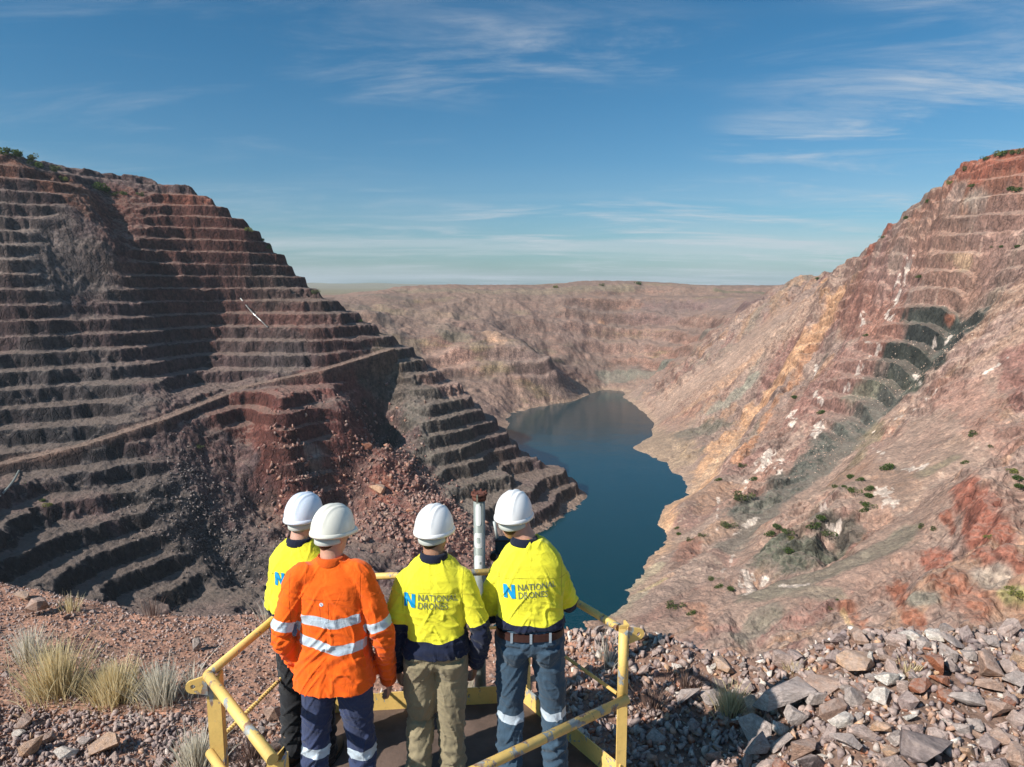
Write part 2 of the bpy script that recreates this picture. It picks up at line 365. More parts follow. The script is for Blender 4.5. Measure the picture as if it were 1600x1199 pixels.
for sd, wl, cc, lo in [(521, 120, (146,118,106), 0.1), (523, 90, (116,98,90), 0.0), (525, 60, (150,118,106), 0.15), (527, 70, (140,128,100), 0.2)]:
    q = fbm(X * 0.6 + 30 * n1, Y * 0.6 + Z * 2.5, wl, 5, sd, 0.6)
    wq = (sstep(lo, lo + 0.25, q) * 0.6)[:, None] * fr
    col = col * (1 - wq) + lin(*cc) * wq
for sd, wl, cc, lo in [(531, 60, (104,92,92), 0.05), (533, 36, (134,112,100), 0.15), (535, 30, (86,84,88), 0.2)]:
    q = fbm(X * 0.5 + Z * 1.0 + 20 * n1, Y * 0.5 - Z, wl, 5, sd, 0.6)
    wq = (sstep(lo, lo + 0.2, q) * 0.55)[:, None] * lf
    col = col * (1 - wq) + lin(*cc) * wq
PATCH = [  # (points in the photo, radius in photo px, colour, strength)
 # left wall
 ([(220,330),(420,380)], 70, (120,72,60), .85), ([(220,400),(440,470)], 60, (118,80,72), .8), ([(300,480),(540,520)], 45, (124,84,76), .75),
 ([(20,260),(120,300)], 30, (140,90,68), .9), ([(260,310),(320,310)], 14, (150,88,66), .9), ([(0,360),(110,420)], 60, (128,118,112), .7),
 ([(0,600),(160,640)], 60, (84,82,84), .85), ([(60,700),(230,760)], 60, (74,74,78), .9), ([(0,860),(330,900)], 90, (66,68,72), .9), ([(250,800),(420,930)], 60, (78,76,76), .9), ([(60,560),(200,580)], 40, (92,88,88), .7),
 ([(380,520),(450,560)], 30, (92,88,88), .6), ([(420,440),(500,470)], 34, (92,80,76), .7),
 ([(430,610),(590,600)], 40, (136,84,76), .9), ([(420,650),(560,690)], 50, (130,76,68), .95), ([(360,640),(430,700)], 36, (122,72,62), .9), ([(500,720),(540,740)], 20, (150,130,112), .9), ([(480,700),(500,710)], 9, (168,164,156), .9),
 ([(280,650),(350,720)], 30, (118,88,84), .8), ([(440,760),(500,820)], 45, (130,78,68), .9), ([(580,760),(700,850)], 70, (140,84,72), .95), ([(590,640),(560,800)], 24, (112,84,78), .8), ([(590,770)], 22, (172,98,70), .9), ([(555,790),(620,860)], 30, (122,94,88), .6),
 ([(640,600),(760,760)], 60, (108,102,92), .9), ([(640,640),(740,800)], 14, (120,116,106), .8), ([(800,740),(880,760)], 34, (116,98,86), .8), ([(600,560),(640,540)], 18, (150,130,104), .7),
 # far spur and wall
 ([(640,458),(800,452),(1000,450)], 5, (104,90,80), .7), ([(1010,482),(1130,472),(1180,472)], 13, (116,92,94), .75), ([(560,462),(640,470)], 9, (100,88,82), .7), ([(880,470),(960,500)], 16, (124,98,90), .6), ([(930,560),(1060,560)], 12, (128,108,98), .6), ([(820,560),(900,612)], 12, (118,98,94), .7), ([(660,490),(700,520)], 18, (124,108,92), .6),
 ([(700,600),(800,620)], 40, (182,142,124), .8), ([(700,560),(720,560)], 26, (190,146,128), .7), ([(775,525),(790,545)], 14, (196,150,116), .9), ([(800,560),(880,600)], 36, (146,120,112), .8), ([(900,600),(925,615)], 10, (140,124,112), .8),
 ([(600,500),(760,470)], 34, (150,118,100), .6), ([(620,455),(980,450)], 10, (146,130,100), .7), ([(940,590),(1040,570)], 14, (112,118,106), .85), ([(900,520),(1000,540)], 34, (150,118,106), .7), ([(940,505)], 8, (186,132,92), .8), ([(1000,495),(1130,480)], 20, (140,110,106), .6), ([(1100,520),(1110,515)], 12, (116,116,106), .7), ([(1120,455),(1190,458)], 5, (80,90,50), .8), ([(560,480),(620,520)], 14, (108,98,90), .6), ([(700,525),(720,530)], 12, (118,112,90), .7),
 # right wall
 ([(1000,640),(1250,500)], 40, (186,152,132), .75), ([(1010,680),(1060,720)], 34, (170,144,112), .8), ([(1060,650),(1180,560)], 14, (196,152,120), .8), ([(1120,640),(1175,590)], 12, (150,156,140), .7), ([(1080,680),(1130,660)], 24, (112,112,98), .85), ([(1110,700),(1130,690)], 12, (98,104,94), .8),
 ([(1020,860),(1050,790),(1110,730),(1170,650),(1230,570),(1290,500),(1310,460)], 21, (222,166,116), 1), ([(1060,780),(1150,690)], 10, (214,172,132), .8), ([(1150,720),(1240,600),(1270,550)], 8, (196,136,92), .85), ([(1200,620),(1220,600)], 10, (210,150,100), .8),
 ([(1290,460),(1300,420)], 8, (206,150,96), .8),
 ([(1300,640),(1330,560)], 34, (162,118,106), .8), ([(1330,480),(1380,520)], 34, (158,104,86), .75), ([(1150,800),(1190,740)], 22, (172,128,110), .8), ([(1100,800),(1130,760)], 16, (180,130,96), .7),
 ([(1500,260),(1590,270)], 26, (164,86,58), .9), ([(1480,300),(1440,330)], 18, (160,96,72), .8), ([(1560,300),(1590,330)], 24, (168,116,92), .7), ([(1420,350),(1500,440)], 40, (168,124,104), .7), ([(1395,350),(1360,390)], 10, (166,88,62), .8), ([(1490,400),(1510,410)], 12, (212,176,134), .85), ([(1520,310),(1535,318)], 10, (178,164,150), .7),
 ([(1560,350),(1590,420)], 34, (166,128,116), .7),
 ([(1390,600),(1440,560),(1480,530),(1530,500)], 34, (84,90,84), 1),
 ([(1425,498),(1530,500)], 17, (78,84,78), 1), ([(1430,528),(1505,526)], 14, (66,72,70), 1), ([(1395,556),(1475,562)], 16, (70,76,70), 1), ([(1365,595),(1440,598)], 18, (86,92,80), 1), ([(1330,620),(1400,620)], 18, (128,130,110), .85), ([(1484,498)], 6, (170,104,74), .9),
 ([(1170,800),(1290,705),(1385,640)], 30, (92,96,90), 1), ([(1130,860),(1200,780)], 24, (112,114,104), .85), ([(1300,760),(1370,670)], 18, (134,122,92), .75), ([(1220,850),(1280,860)], 42, (96,102,88), .95), ([(1290,810),(1330,830)], 20, (88,92,84), .8), ([(1180,930),(1300,890),(1410,840)], 26, (118,116,98), .9), ([(1380,730),(1400,760)], 15, (78,84,82), .9), ([(1440,740),(1490,720)], 14, (120,116,86), .8),
 ([(1180,930),(1300,930)], 18, (130,128,108), .7), ([(1160,1000),(1200,960)], 18, (122,126,112), .7),
 ([(1500,560),(1590,500)], 22, (182,150,140), .7), ([(1440,640),(1590,560)], 22, (182,148,134), .75), ([(1590,560),(1600,620)], 24, (146,96,88), .8), ([(1480,600),(1590,700)], 30, (172,124,108), .7),
 ([(1400,760),(1320,740)], 28, (166,124,100), .7), ([(1510,760),(1570,840)], 26, (168,92,68), .9), ([(1480,800),(1490,830)], 9, (150,84,60), .9), ([(1540,860),(1600,880)], 18, (166,94,72), .85), ([(1460,870),(1480,880)], 16, (176,100,76), .9),
 ([(1330,950),(1360,1010)], 13, (164,100,70), .85), ([(1405,920),(1430,1010)], 14, (168,98,68), .85), ([(1490,910),(1560,1000)], 26, (172,106,78), .85), ([(1430,940),(1450,940)], 15, (136,136,124), .9), ([(1390,1000),(1410,1010)], 11, (128,134,128), .85), ([(1560,910)], 22, (176,164,150), .8), ([(1590,930)], 14, (168,164,92), .8), ([(1540,1020)], 18, (180,164,110), .6), ([(1320,960),(1335,990)], 5, (214,178,120), .8),
 ([(1060,870),(1080,850)], 17, (166,100,76), .9), ([(1050,890),(1065,880)], 9, (110,66,54), .8), ([(980,920),(1020,890)], 15, (178,176,142), .85), ([(1000,925),(1040,905)], 5, (212,190,120), .8), ([(960,960),(1000,930)], 14, (150,152,130), .8), ([(1010,970),(1060,950)], 24, (140,98,88), .8), ([(1090,950),(1100,980)], 12, (184,122,88), .8), ([(1000,990),(960,980)], 16, (146,132,118), .7), ([(1120,860),(1140,880)], 14, (184,132,116), .8),
]
WHITE = [([(1484,528),(1478,536)], 1.8), ([(1462,530),(1460,540)], 1.5), ([(1502,500),(1503,508)], 1.5), ([(1430,588),(1440,600)], 2), ([(1420,405),(1412,430),(1405,440)], 5), ([(1405,455),(1400,475)], 4.5), ([(1345,490),(1350,505)], 2.5), ([(1385,490),(1392,500)], 3), ([(1355,535),(1375,545),(1350,560)], 2.5), ([(1275,570),(1275,620),(1285,630)], 2), ([(1330,600),(1325,610)], 5), ([(1350,570),(1340,585)], 5),
 ([(1280,665),(1272,680)], 5), ([(1238,650),(1240,660)], 4), ([(1200,705),(1190,735)], 6), ([(1215,720),(1218,735)], 4), ([(1165,750),(1160,770)], 3), ([(1180,810),(1145,835)], 3), ([(1123,780),(1120,830)], 1.4), ([(1160,900),(1175,925)], 6), ([(1195,905),(1165,930)], 3), ([(1145,870),(1125,895)], 2),
 ([(1290,795),(1305,830)], 6), ([(1312,815),(1305,835)], 3), ([(1375,768),(1390,785)], 6), ([(1410,735),(1440,730)], 4), ([(1260,915),(1215,915)], 3), ([(1367,675),(1365,680)], 2.5), ([(1366,700),(1380,710)], 2.5), ([(1535,590),(1575,560)], 3), ([(1270,985),(1268,1010)], 3), ([(1260,980),(1258,1000)], 2), ([(1400,655),(1480,600)], 2.5)]
allp = [p for q in PATCH for p in q[0]] + [p for q in WHITE for p in q[0]]
HP = hits(allp); hi = 0
warp = 1.0
jx = 15 * fbm(X, Y, 45, 5, 301, 0.65); jy = 15 * fbm(X, Y, 45, 5, 302, 0.65)
n5 = fbm(X, Y, 3.5, 3, 305, 0.6)
n4 = fbm(Ua * 0.3, Va, 12, 4, 303, 0.65)
near_m = (RR.ravel() > 200) & (RR.ravel() < 2000)
def patch_weight(P, rad):
    lo = P.min(0) - rad.max() * 1.8 - 12; hi_ = P.max(0) + rad.max() * 1.8 + 12
    idx = np.nonzero(near_m & (X > lo[0]) & (X < hi_[0]) & (Y > lo[1]) & (Y < hi_[1]))[0]
    sc = min(1.0, rad.max() / 14)
    x = X[idx] + jx[idx] * sc; y = Y[idx] + jy[idx] * sc; z = Z[idx]
    best = np.full(len(idx), 1e9)
    n = max(1, len(P) - 1)
    for i in range(n):
        a = P[i]; b = P[min(i + 1, len(P) - 1)]; dv = b - a; L2 = (dv ** 2).sum() + 1e-9
        t = np.clip(((x - a[0]) * dv[0] + (y - a[1]) * dv[1] + (z - a[2]) * dv[2]) / L2, 0, 1)
        r_ = rad[i] + (rad[min(i + 1, len(P) - 1)] - rad[i]) * t
        d = np.sqrt((x - a[0] - t * dv[0]) ** 2 + (y - a[1] - t * dv[1]) ** 2 + 0.6 * (z - a[2] - t * dv[2]) ** 2) / r_
        best = np.minimum(best, d)
    return idx, best
for pts, rp, c, s in PATCH:
    P = HP[hi:hi + len(pts)]; hi += len(pts)
    rad = np.array([rp * p[1] / FPX * 1.05 for p in P])
    idx, d = patch_weight(P, rad)
    wt = sstep(1.4, 0.7, d + 0.45 * n3[idx] + 0.7 * n4[idx] + 0.4 * n2[idx]) * s
    cc = lin(*c); cc = (cc * 0.72 + cc.mean() * 0.28) * 0.92
    col[idx] = col[idx] * (1 - wt[:, None]) + cc * (1 + 0.2 * n3[idx] + 0.14 * strat[idx])[:, None] * wt[:, None]
for pts, rp in WHITE:
    P = HP[hi:hi + len(pts)]; hi += len(pts)
    rad = np.array([rp * p[1] / FPX * 1.2 for p in P])
    idx, d = patch_weight(P, rad)
    wt = sstep(1.15, 0.9, d + 0.9 * n3[idx] + 1.0 * n4[idx] + 2.0 * n5[idx]) * 0.8
    col[idx] = col[idx] * (1 - wt[:, None]) + lin(222, 212, 204) * wt[:, None]
pl = sstep(2200, 3500, RR.ravel())[:, None]; col = col * (1 - pl) + lin(120, 118, 84) * pl
rp_ = info['ramp'][:, None] * (0.75 + 0.25 * n3[:, None]); col = col * (1 - rp_) + lin(132, 112, 102) * rp_
# pale bathtub edge just above the water
sh = (sstep(LAKE + 7, LAKE + 1.5, Z) * (RR.ravel() < 1500))[:, None] * 0.35; col = col * (1 - sh) + lin(190, 165, 140) * sh
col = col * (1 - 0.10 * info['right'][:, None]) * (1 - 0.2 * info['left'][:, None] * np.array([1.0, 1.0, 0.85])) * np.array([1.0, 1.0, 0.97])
col = col * (1 + 0.22 * fbm(X, Y, 3.2, 3, 306, 0.6)[:, None]); col = np.clip(col, 0.01, 0.8)

def rock_material(name, fine=1.0):
    m = bpy.data.materials.new(name); m.use_nodes = True; t = m.node_tree
    b = t.nodes['Principled BSDF']; b.inputs['Roughness'].default_value = 0.95
    b.inputs['Specular IOR Level'].default_value = 0.15
    co = t.nodes.new('ShaderNodeTexCoord').outputs['Object']
    at_ = t.nodes.new('ShaderNodeAttribute'); at_.attribute_name = 'rock'
    geo = t.nodes.new('ShaderNodeNewGeometry'); s = t.nodes.new('ShaderNodeSeparateXYZ'); L(t, geo.outputs['True Normal'], s.inputs[0])
    a = noise_n(t, co, 0.09 * fine, 8, 0.62); bq = noise_n(t, mapping_n(t, co, (1, 1, 0.35)), 0.5 * fine, 6, 0.65)
    c = t.nodes.new('ShaderNodeTexVoronoi'); c.inputs['Scale'].default_value = 0.55 * fine; L(t, co, c.inputs['Vector'])
    c2 = t.nodes.new('ShaderNodeTexVoronoi'); c2.inputs['Scale'].default_value = 1.3 * fine; L(t, co, c2.inputs['Vector'])
    cr = mixc(t, 1.0, at_.outputs['Color'], ramp_c(t, a, (0.66, 0.65, 0.64), (1.32, 1.29, 1.26), 0.28, 0.72), 'MULTIPLY')
    cr = mixc(t, 1.0, cr, ramp_c(t, bq, (0.62, 0.60, 0.60), (1.38, 1.35, 1.3), 0.3, 0.7), 'MULTIPLY')
    # loose stones: each cell its own tone
    sc = t.nodes.new('ShaderNodeSeparateColor'); L(t, c.outputs['Color'], sc.inputs[0])
    cr = mixc(t, 0.5, cr, mixc(t, 1.0, cr, ramp_c(t, sc.outputs[0], (0.55, 0.55, 0.56), (1.6, 1.5, 1.45), 0.0, 1.0), 'MULTIPLY'))
    # joints and fractures
    wv = t.nodes.new('ShaderNodeVectorMath'); wv.operation = 'ADD'; L(t, co, wv.inputs[0])
    nz = t.nodes.new('ShaderNodeTexNoise'); nz.inputs['Scale'].default_value = 0.12 * fine; L(t, co, nz.inputs['Vector']); sv = t.nodes.new('ShaderNodeVectorMath'); sv.operation = 'SCALE'; sv.inputs['Scale'].default_value = 7.0 / fine; L(t, nz.outputs['Color'], sv.inputs[0]); L(t, sv.outputs[0], wv.inputs[1])
    ve = t.nodes.new('ShaderNodeTexVoronoi'); ve.feature = 'DISTANCE_TO_EDGE'; ve.inputs['Scale'].default_value = 0.16 * fine; L(t, mapping_n(t, wv.outputs[0], (1, 1, 0.5), (0.3, 0.2, 0.5)), ve.inputs['Vector'])
    vc = t.nodes.new('ShaderNodeTexVoronoi'); vc.inputs['Scale'].default_value = 0.16 * fine; L(t, mapping_n(t, wv.outputs[0], (1, 1, 0.5), (0.3, 0.2, 0.5)), vc.inputs['Vector'])
    s3 = t.nodes.new('ShaderNodeSeparateColor'); L(t, vc.outputs['Color'], s3.inputs[0])
    cr = mixc(t, 1.0, cr, ramp_c(t, s3.outputs[1], (0.88, 0.88, 0.885), (1.12, 1.11, 1.10), 0.0, 1.0), 'MULTIPLY')
    steep = ramp_n(t, s.outputs['Z'], 0.45, 0.78, 1.0, 0.0); crk = math_n(t, 'MULTIPLY', ramp_n(t, ve.outputs['Distance'], 0.01, 0.07, 1.0, 0.0), steep)
    cr = mixc(t, math_n(t, 'MULTIPLY', crk, 0.30), cr, mixc(t, 1.0, cr, (0.5, 0.48, 0.48), 'MULTIPLY'))
    # dust lying on flat treads, darker bare faces with shade deepened in their colour
    flat = ramp_n(t, s.outputs['Z'], 0.62, 0.93)
    dust = mixc(t, 0.6, cr, (0.30, 0.225, 0.18))
    cr = mixc(t, math_n(t, 'MULTIPLY', flat, 0.62), cr, dust)
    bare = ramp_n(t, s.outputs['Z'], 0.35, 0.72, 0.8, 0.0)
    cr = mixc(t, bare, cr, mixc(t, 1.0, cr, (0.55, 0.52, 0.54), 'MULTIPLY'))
    L(t, cr, b.inputs['Base Color'])
    h = math_n(t, 'ADD', math_n(t, 'MULTIPLY', noise_n(t, mapping_n(t, co, (1, 1, 0.5)), 0.22 * fine, 7, 0.6), 2.2), math_n(t, 'MULTIPLY', c.outputs['Distance'], -0.55))
    h = math_n(t, 'ADD', h, math_n(t, 'MULTIPLY', c2.outputs['Distance'], -0.3))
    h = math_n(t, 'ADD', h, math_n(t, 'ADD', math_n(t, 'MULTIPLY', crk, -0.5), math_n(t, 'MULTIPLY', math_n(t, 'MULTIPLY', s3.outputs[0], steep), 1.0)))
    bu = t.nodes.new('ShaderNodeBump'); bu.inputs['Strength'].default_value = 1.0; bu.inputs['Distance'].default_value = 0.6 / fine
    L(t, h, bu.inputs['Height']); L(t, bu.outputs[0], b.inputs['Normal'])
    return m
def ramp_c(t, fac, c0, c1, lo, hi):
    n = t.nodes.new('ShaderNodeValToRGB'); n.color_ramp.elements[0].position = lo; n.color_ramp.elements[1].position = hi
    n.color_ramp.elements[0].color = (*c0, 1); n.color_ramp.elements[1].color = (*c1, 1)
    t.links.new(fac, n.inputs[0]); return n.outputs[0]
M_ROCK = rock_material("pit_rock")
nr, na = RR.shape
ii = np.arange(nr - 1)[:, None] * na + np.arange(na - 1)[None, :]; ii = ii.ravel()
F = np.stack([ii, ii + 1, ii + na + 1, ii + na], 1)
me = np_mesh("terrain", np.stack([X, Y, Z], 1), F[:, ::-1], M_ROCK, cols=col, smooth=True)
o = link(me, "terrain"); tag(o, kind='structure', label='terraced open pit walls of red, grey and dark rock around the lake')

# ---- lake
lm = bpy.data.materials.new("lake_water"); lm.use_nodes = True; t = lm.node_tree; b = t.nodes['Principled BSDF']
b.inputs['Roughness'].default_value = 0.09; b.inputs['IOR'].default_value = 1.33
co = t.nodes.new('ShaderNodeTexCoord').outputs['Object']
b.inputs['Base Color'].default_value = (0.003, 0.034, 0.044, 1)
bu = t.nodes.new('ShaderNodeBump'); bu.inputs['Strength'].default_value = 0.35; bu.inputs['Distance'].default_value = 0.3
L(t, math_n(t, 'ADD', noise_n(t, co, 0.35, 5, 0.6), math_n(t, 'MULTIPLY', noise_n(t, co, 0.02, 3, 0.5), 3.0)), bu.inputs['Height']); L(t, bu.outputs[0], b.inputs['Normal'])
o = mesh_obj("lake_water", [(-20, 300, LAKE), (420, 300, LAKE), (420, 1420, LAKE), (-60, 1420, LAKE)], [(0, 1, 2, 3)], lm)
tag(o, kind='structure', label='still dark blue green lake at the bottom of the pit')
# ------------------------------------------------------------------ materials for built things
def simple_mat(name, c, rough=0.6, metal=0.0, bump=0.0, bscale=40, var=0.15, vscale=6, spec=0.4):
    m = bpy.data.materials.new(name); m.use_nodes = True; t = m.node_tree; b = t.nodes['Principled BSDF']
    b.inputs['Roughness'].default_value = rough; b.inputs['Metallic'].default_value = metal; b.inputs['Specular IOR Level'].default_value = spec
    co = t.nodes.new('ShaderNodeTexCoord').outputs['Object']
    n = noise_n(t, co, vscale, 5, 0.6)
    lo = tuple(x * (1 - var) for x in c); hi_ = tuple(min(1, x * (1 + var)) for x in c)
    L(t, ramp_c(t, n, lo, hi_, 0.3, 0.7), b.inputs['Base Color'])
    if bump:
        bu = t.nodes.new('ShaderNodeBump'); bu.inputs['Strength'].default_value = 1.0; bu.inputs['Distance'].default_value = bump
        L(t, noise_n(t, co, bscale, 6, 0.6), bu.inputs['Height']); L(t, bu.outputs[0], b.inputs['Normal'])
    return m
def stone_mat(name, stops, bump=0.012, scale=1.0, use_random=True, world=False):
    """broken rock: hue from the object's random number, veins and speckle from noise"""
    m = bpy.data.materials.new(name); m.use_nodes = True; t = m.node_tree; b = t.nodes['Principled BSDF']
    b.inputs['Roughness'].default_value = 0.9; b.inputs['Specular IOR Level'].default_value = 0.2
    co = t.nodes.new('ShaderNodeTexCoord').outputs['Object']
    if use_random == 'attr':
        rnd = t.nodes.new('ShaderNodeAttribute'); rnd.attribute_name = 'tone'; rnd = rnd.outputs['Fac']
    else:
        rnd = t.nodes.new('ShaderNodeObjectInfo').outputs['Random']
        vm = t.nodes.new('ShaderNodeVectorMath'); vm.operation = 'ADD'; L(t, co, vm.inputs[0])
        cmb = t.nodes.new('ShaderNodeCombineXYZ'); L(t, math_n(t, 'MULTIPLY', rnd, 37.0), cmb.inputs[0]); L(t, math_n(t, 'MULTIPLY', rnd, 91.0), cmb.inputs[1])
        L(t, cmb.outputs[0], vm.inputs[1]); co = vm.outputs[0]
    cr = t.nodes.new('ShaderNodeValToRGB'); cr.color_ramp.interpolation = 'CONSTANT' if len(stops) > 2 else 'LINEAR'
    while len(cr.color_ramp.elements) > 1: cr.color_ramp.elements.remove(cr.color_ramp.elements[-1])
    cr.color_ramp.elements[0].position = 0; cr.color_ramp.elements[0].color = (*stops[0][1], 1)
    for p, c in stops[1:]:
        e = cr.color_ramp.elements.new(p); e.color = (*c, 1)
    L(t, rnd, cr.inputs[0])
    c = cr.outputs[0]
    c = mixc(t, 1.0, c, ramp_c(t, noise_n(t, co, 5 * scale, 8, 0.65, 0.6), (0.55, 0.55, 0.56), (1.45, 1.4, 1.36), 0.3, 0.7), 'MULTIPLY')
    c = mixc(t, 1.0, c, ramp_c(t, noise_n(t, mapping_n(t, co, (1, 1, 4), (0.5, 0.3, 0)), 9 * scale, 4, 0.6, 1.2), (0.75, 0.72, 0.70), (1.25, 1.25, 1.25), 0.35, 0.65), 'MULTIPLY')
    rust = ramp_n(t, noise_n(t, co, 3.1 * scale, 4, 0.6), 0.60, 0.70)
    c = mixc(t, math_n(t, 'MULTIPLY', rust, 0.4), c, (0.30, 0.13, 0.06))
    ge = t.nodes.new('ShaderNodeNewGeometry'); sz_ = t.nodes.new('ShaderNodeSeparateXYZ'); L(t, ge.outputs['Normal'], sz_.inputs[0])
    up_ = math_n(t, 'MULTIPLY', ramp_n(t, sz_.outputs['Z'], 0.2, 0.95), ramp_n(t, noise_n(t, co, 6 * scale, 4, 0.6), 0.35, 0.65, 0.15, 0.6))
    c = mixc(t, up_, c, (0.46, 0.36, 0.31))
    L(t, c, b.inputs['Base Color'])
    h = math_n(t, 'ADD', noise_n(t, co, 14 * scale, 8, 0.7), math_n(t, 'MULTIPLY', noise_n(t, mapping_n(t, co, (1, 1, 5), (0.5, 0.3, 0)), 7 * scale, 4, 0.6), 0.8))
    bu = t.nodes.new('ShaderNodeBump'); bu.inputs['Strength'].default_value = 0.9; bu.inputs['Distance'].default_value = bump
    L(t, h, bu.inputs['Height']); L(t, bu.outputs[0], b.inputs['Normal'])
    return m
PAL = [(0, (0.25, 0.195, 0.19)), (0.2, (0.34, 0.265, 0.24)), (0.4, (0.42, 0.33, 0.30)), (0.56, (0.19, 0.155, 0.16)), (0.66, (0.43, 0.27, 0.19)), (0.75, (0.32, 0.14, 0.085)), (0.81, (0.50, 0.44, 0.40)), (0.90, (0.56, 0.36, 0.22)), (0.94, (0.70, 0.65, 0.58))]
M_STONE = stone_mat("broken_rock", PAL)
M_GRAVEL = stone_mat("loose_gravel", PAL, 0.004, 3.0, use_random='attr')
def tone_mat(n, a, b): return stone_mat(n, [(0, a), (1, b)], 0.014)
M_ST_GREY = tone_mat("grey_stone", (0.36, 0.31, 0.29), (0.42, 0.37, 0.34))
M_ST_BROWN = tone_mat("brown_stone", (0.33, 0.22, 0.17), (0.38, 0.26, 0.2))
M_ST_WHITE = tone_mat("white_stone", (0.62, 0.58, 0.52), (0.7, 0.66, 0.6))
M_ST_RUST = tone_mat("rust_stone", (0.30, 0.11, 0.06), (0.36, 0.15, 0.08))
M_ST_TAN = tone_mat("tan_stone", (0.48, 0.30, 0.19), (0.52, 0.36, 0.25))
M_ST_DARK = tone_mat("dark_stone", (0.17, 0.14, 0.14), (0.22, 0.18, 0.17))

# ------------------------------------------------------------------ near ground of the rim
NG = np.array([(-5.5,7.2,-3.2),(-3.3,6.7,-3.2),(-2.4,6.5,-3.2),(-1,6.3,-3.3),(0.6,6.3,-3.3),(1.2,6.05,-3.28),(2.4,5.65,-3.22),(2.9,5.5,-2.98),(4.2,5.5,-2.92),(5.5,5.6,-2.9),
               (-5,5,-3.05),(-3.4,4.6,-3.22),(-2.2,4.6,-3.3),(-2,3.4,-3.25),(-3.5,3.4,-3.1),(0,4.0,-3.3),(0,5.2,-3.35),(1.3,4.4,-3.4),(1.5,5.2,-3.42),(1.0,3.2,-3.35),(2.2,4.5,-3.18),(2.6,3.8,-3.12),(4,4.2,-3.0),(4,3.0,-3.05),(0,2,-3.2),(0,0,-3.1),(-4,1,-3.1),(4,1,-3.1),(-9,6,-2.9),(9,5,-2.9),(0,-4,-3)])
_d = np.sqrt(((NG[:, None, :2] - NG[None, :, :2]) ** 2).sum(-1) + 0.3)
_w = np.linalg.solve(np.block([[_d, np.ones((len(NG), 1))], [np.ones((1, len(NG))), np.zeros((1, 1))]]), np.append(NG[:, 2], 0))
CREST = [(-20, 7.6), (-5.5, 7.2), (-3.3, 6.75), (-1, 6.35), (1.2, 6.1), (2.4, 5.75), (4.2, 5.65), (8, 5.9), (20, 6.5)]
def gz(x, y):
    x = np.asarray(x, float); y = np.asarray(y, float)
    z = np.full(x.shape, _w[-1])
    for (a, b, _), q in zip(NG, _w[:-1]): z = z + q * np.sqrt((x - a) ** 2 + (y - b) ** 2 + 0.3)
    cr = np.interp(x, [c[0] for c in CREST], [c[1] for c in CREST])
    over = np.maximum(0, y - cr - 0.1 + 0.35 * fbm(x, y, 1.7, 3, 701))
    zc = np.interp(x, [-5.5, 0, 2.4, 2.9, 8], [-3.2, -3.3, -3.22, -2.98, -2.9])
    k = np.clip((y - cr + 0.4) / 0.4, 0, 1)
    z = z * (1 - k) + zc * k - 0.95 * over
    return z + 0.07 * fbm(x, y, 1.1, 4, 702) + 0.022 * fbm(x, y, 0.22, 3, 703) - 1.2 * np.maximum(0, np.abs(x) - 11)
def gpt(px, py):
    d = ray(px, py); ts = np.arange(3.0, 12, 0.01); zz = gz(d[0] * ts, d[1] * ts); i = int(np.argmax(d[2] * ts < zz))
    return Vector((d[0] * ts[i], d[1] * ts[i], float(zz[i]))), ts[i]
gx = np.concatenate([np.linspace(-16, -7, 24)[:-1], np.arange(-7, 6.5, 0.03), np.linspace(6.5, 16, 24)])
gy = np.concatenate([np.linspace(-5, 2.4, 20)[:-1], np.arange(2.4, 9, 0.03), np.geomspace(9.05, 44, 60)])
GX, GY = np.meshgrid(gx, gy); GZ = gz(GX.ravel(), GY.ravel())
gc = np.zeros((GX.size, 3)); q1 = fbm(GX.ravel(), GY.ravel(), 0.9, 4, 711); q2 = fbm(GX.ravel(), GY.ravel(), 2.5, 3, 712)
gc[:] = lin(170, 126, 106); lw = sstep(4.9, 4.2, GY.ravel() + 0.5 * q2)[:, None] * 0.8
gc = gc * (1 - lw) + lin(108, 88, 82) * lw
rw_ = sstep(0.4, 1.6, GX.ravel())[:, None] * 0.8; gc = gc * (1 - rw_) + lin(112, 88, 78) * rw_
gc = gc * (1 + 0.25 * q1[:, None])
n0 = len(gx); ii = (np.arange(len(gy) - 1)[:, None] * n0 + np.arange(n0 - 1)[None, :]).ravel()
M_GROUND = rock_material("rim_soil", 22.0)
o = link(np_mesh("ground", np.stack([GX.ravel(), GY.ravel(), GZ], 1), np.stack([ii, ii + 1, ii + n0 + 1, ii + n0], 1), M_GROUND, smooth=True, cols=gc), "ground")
tag(o, kind='structure', label='reddish brown stony soil on the rim of the pit')

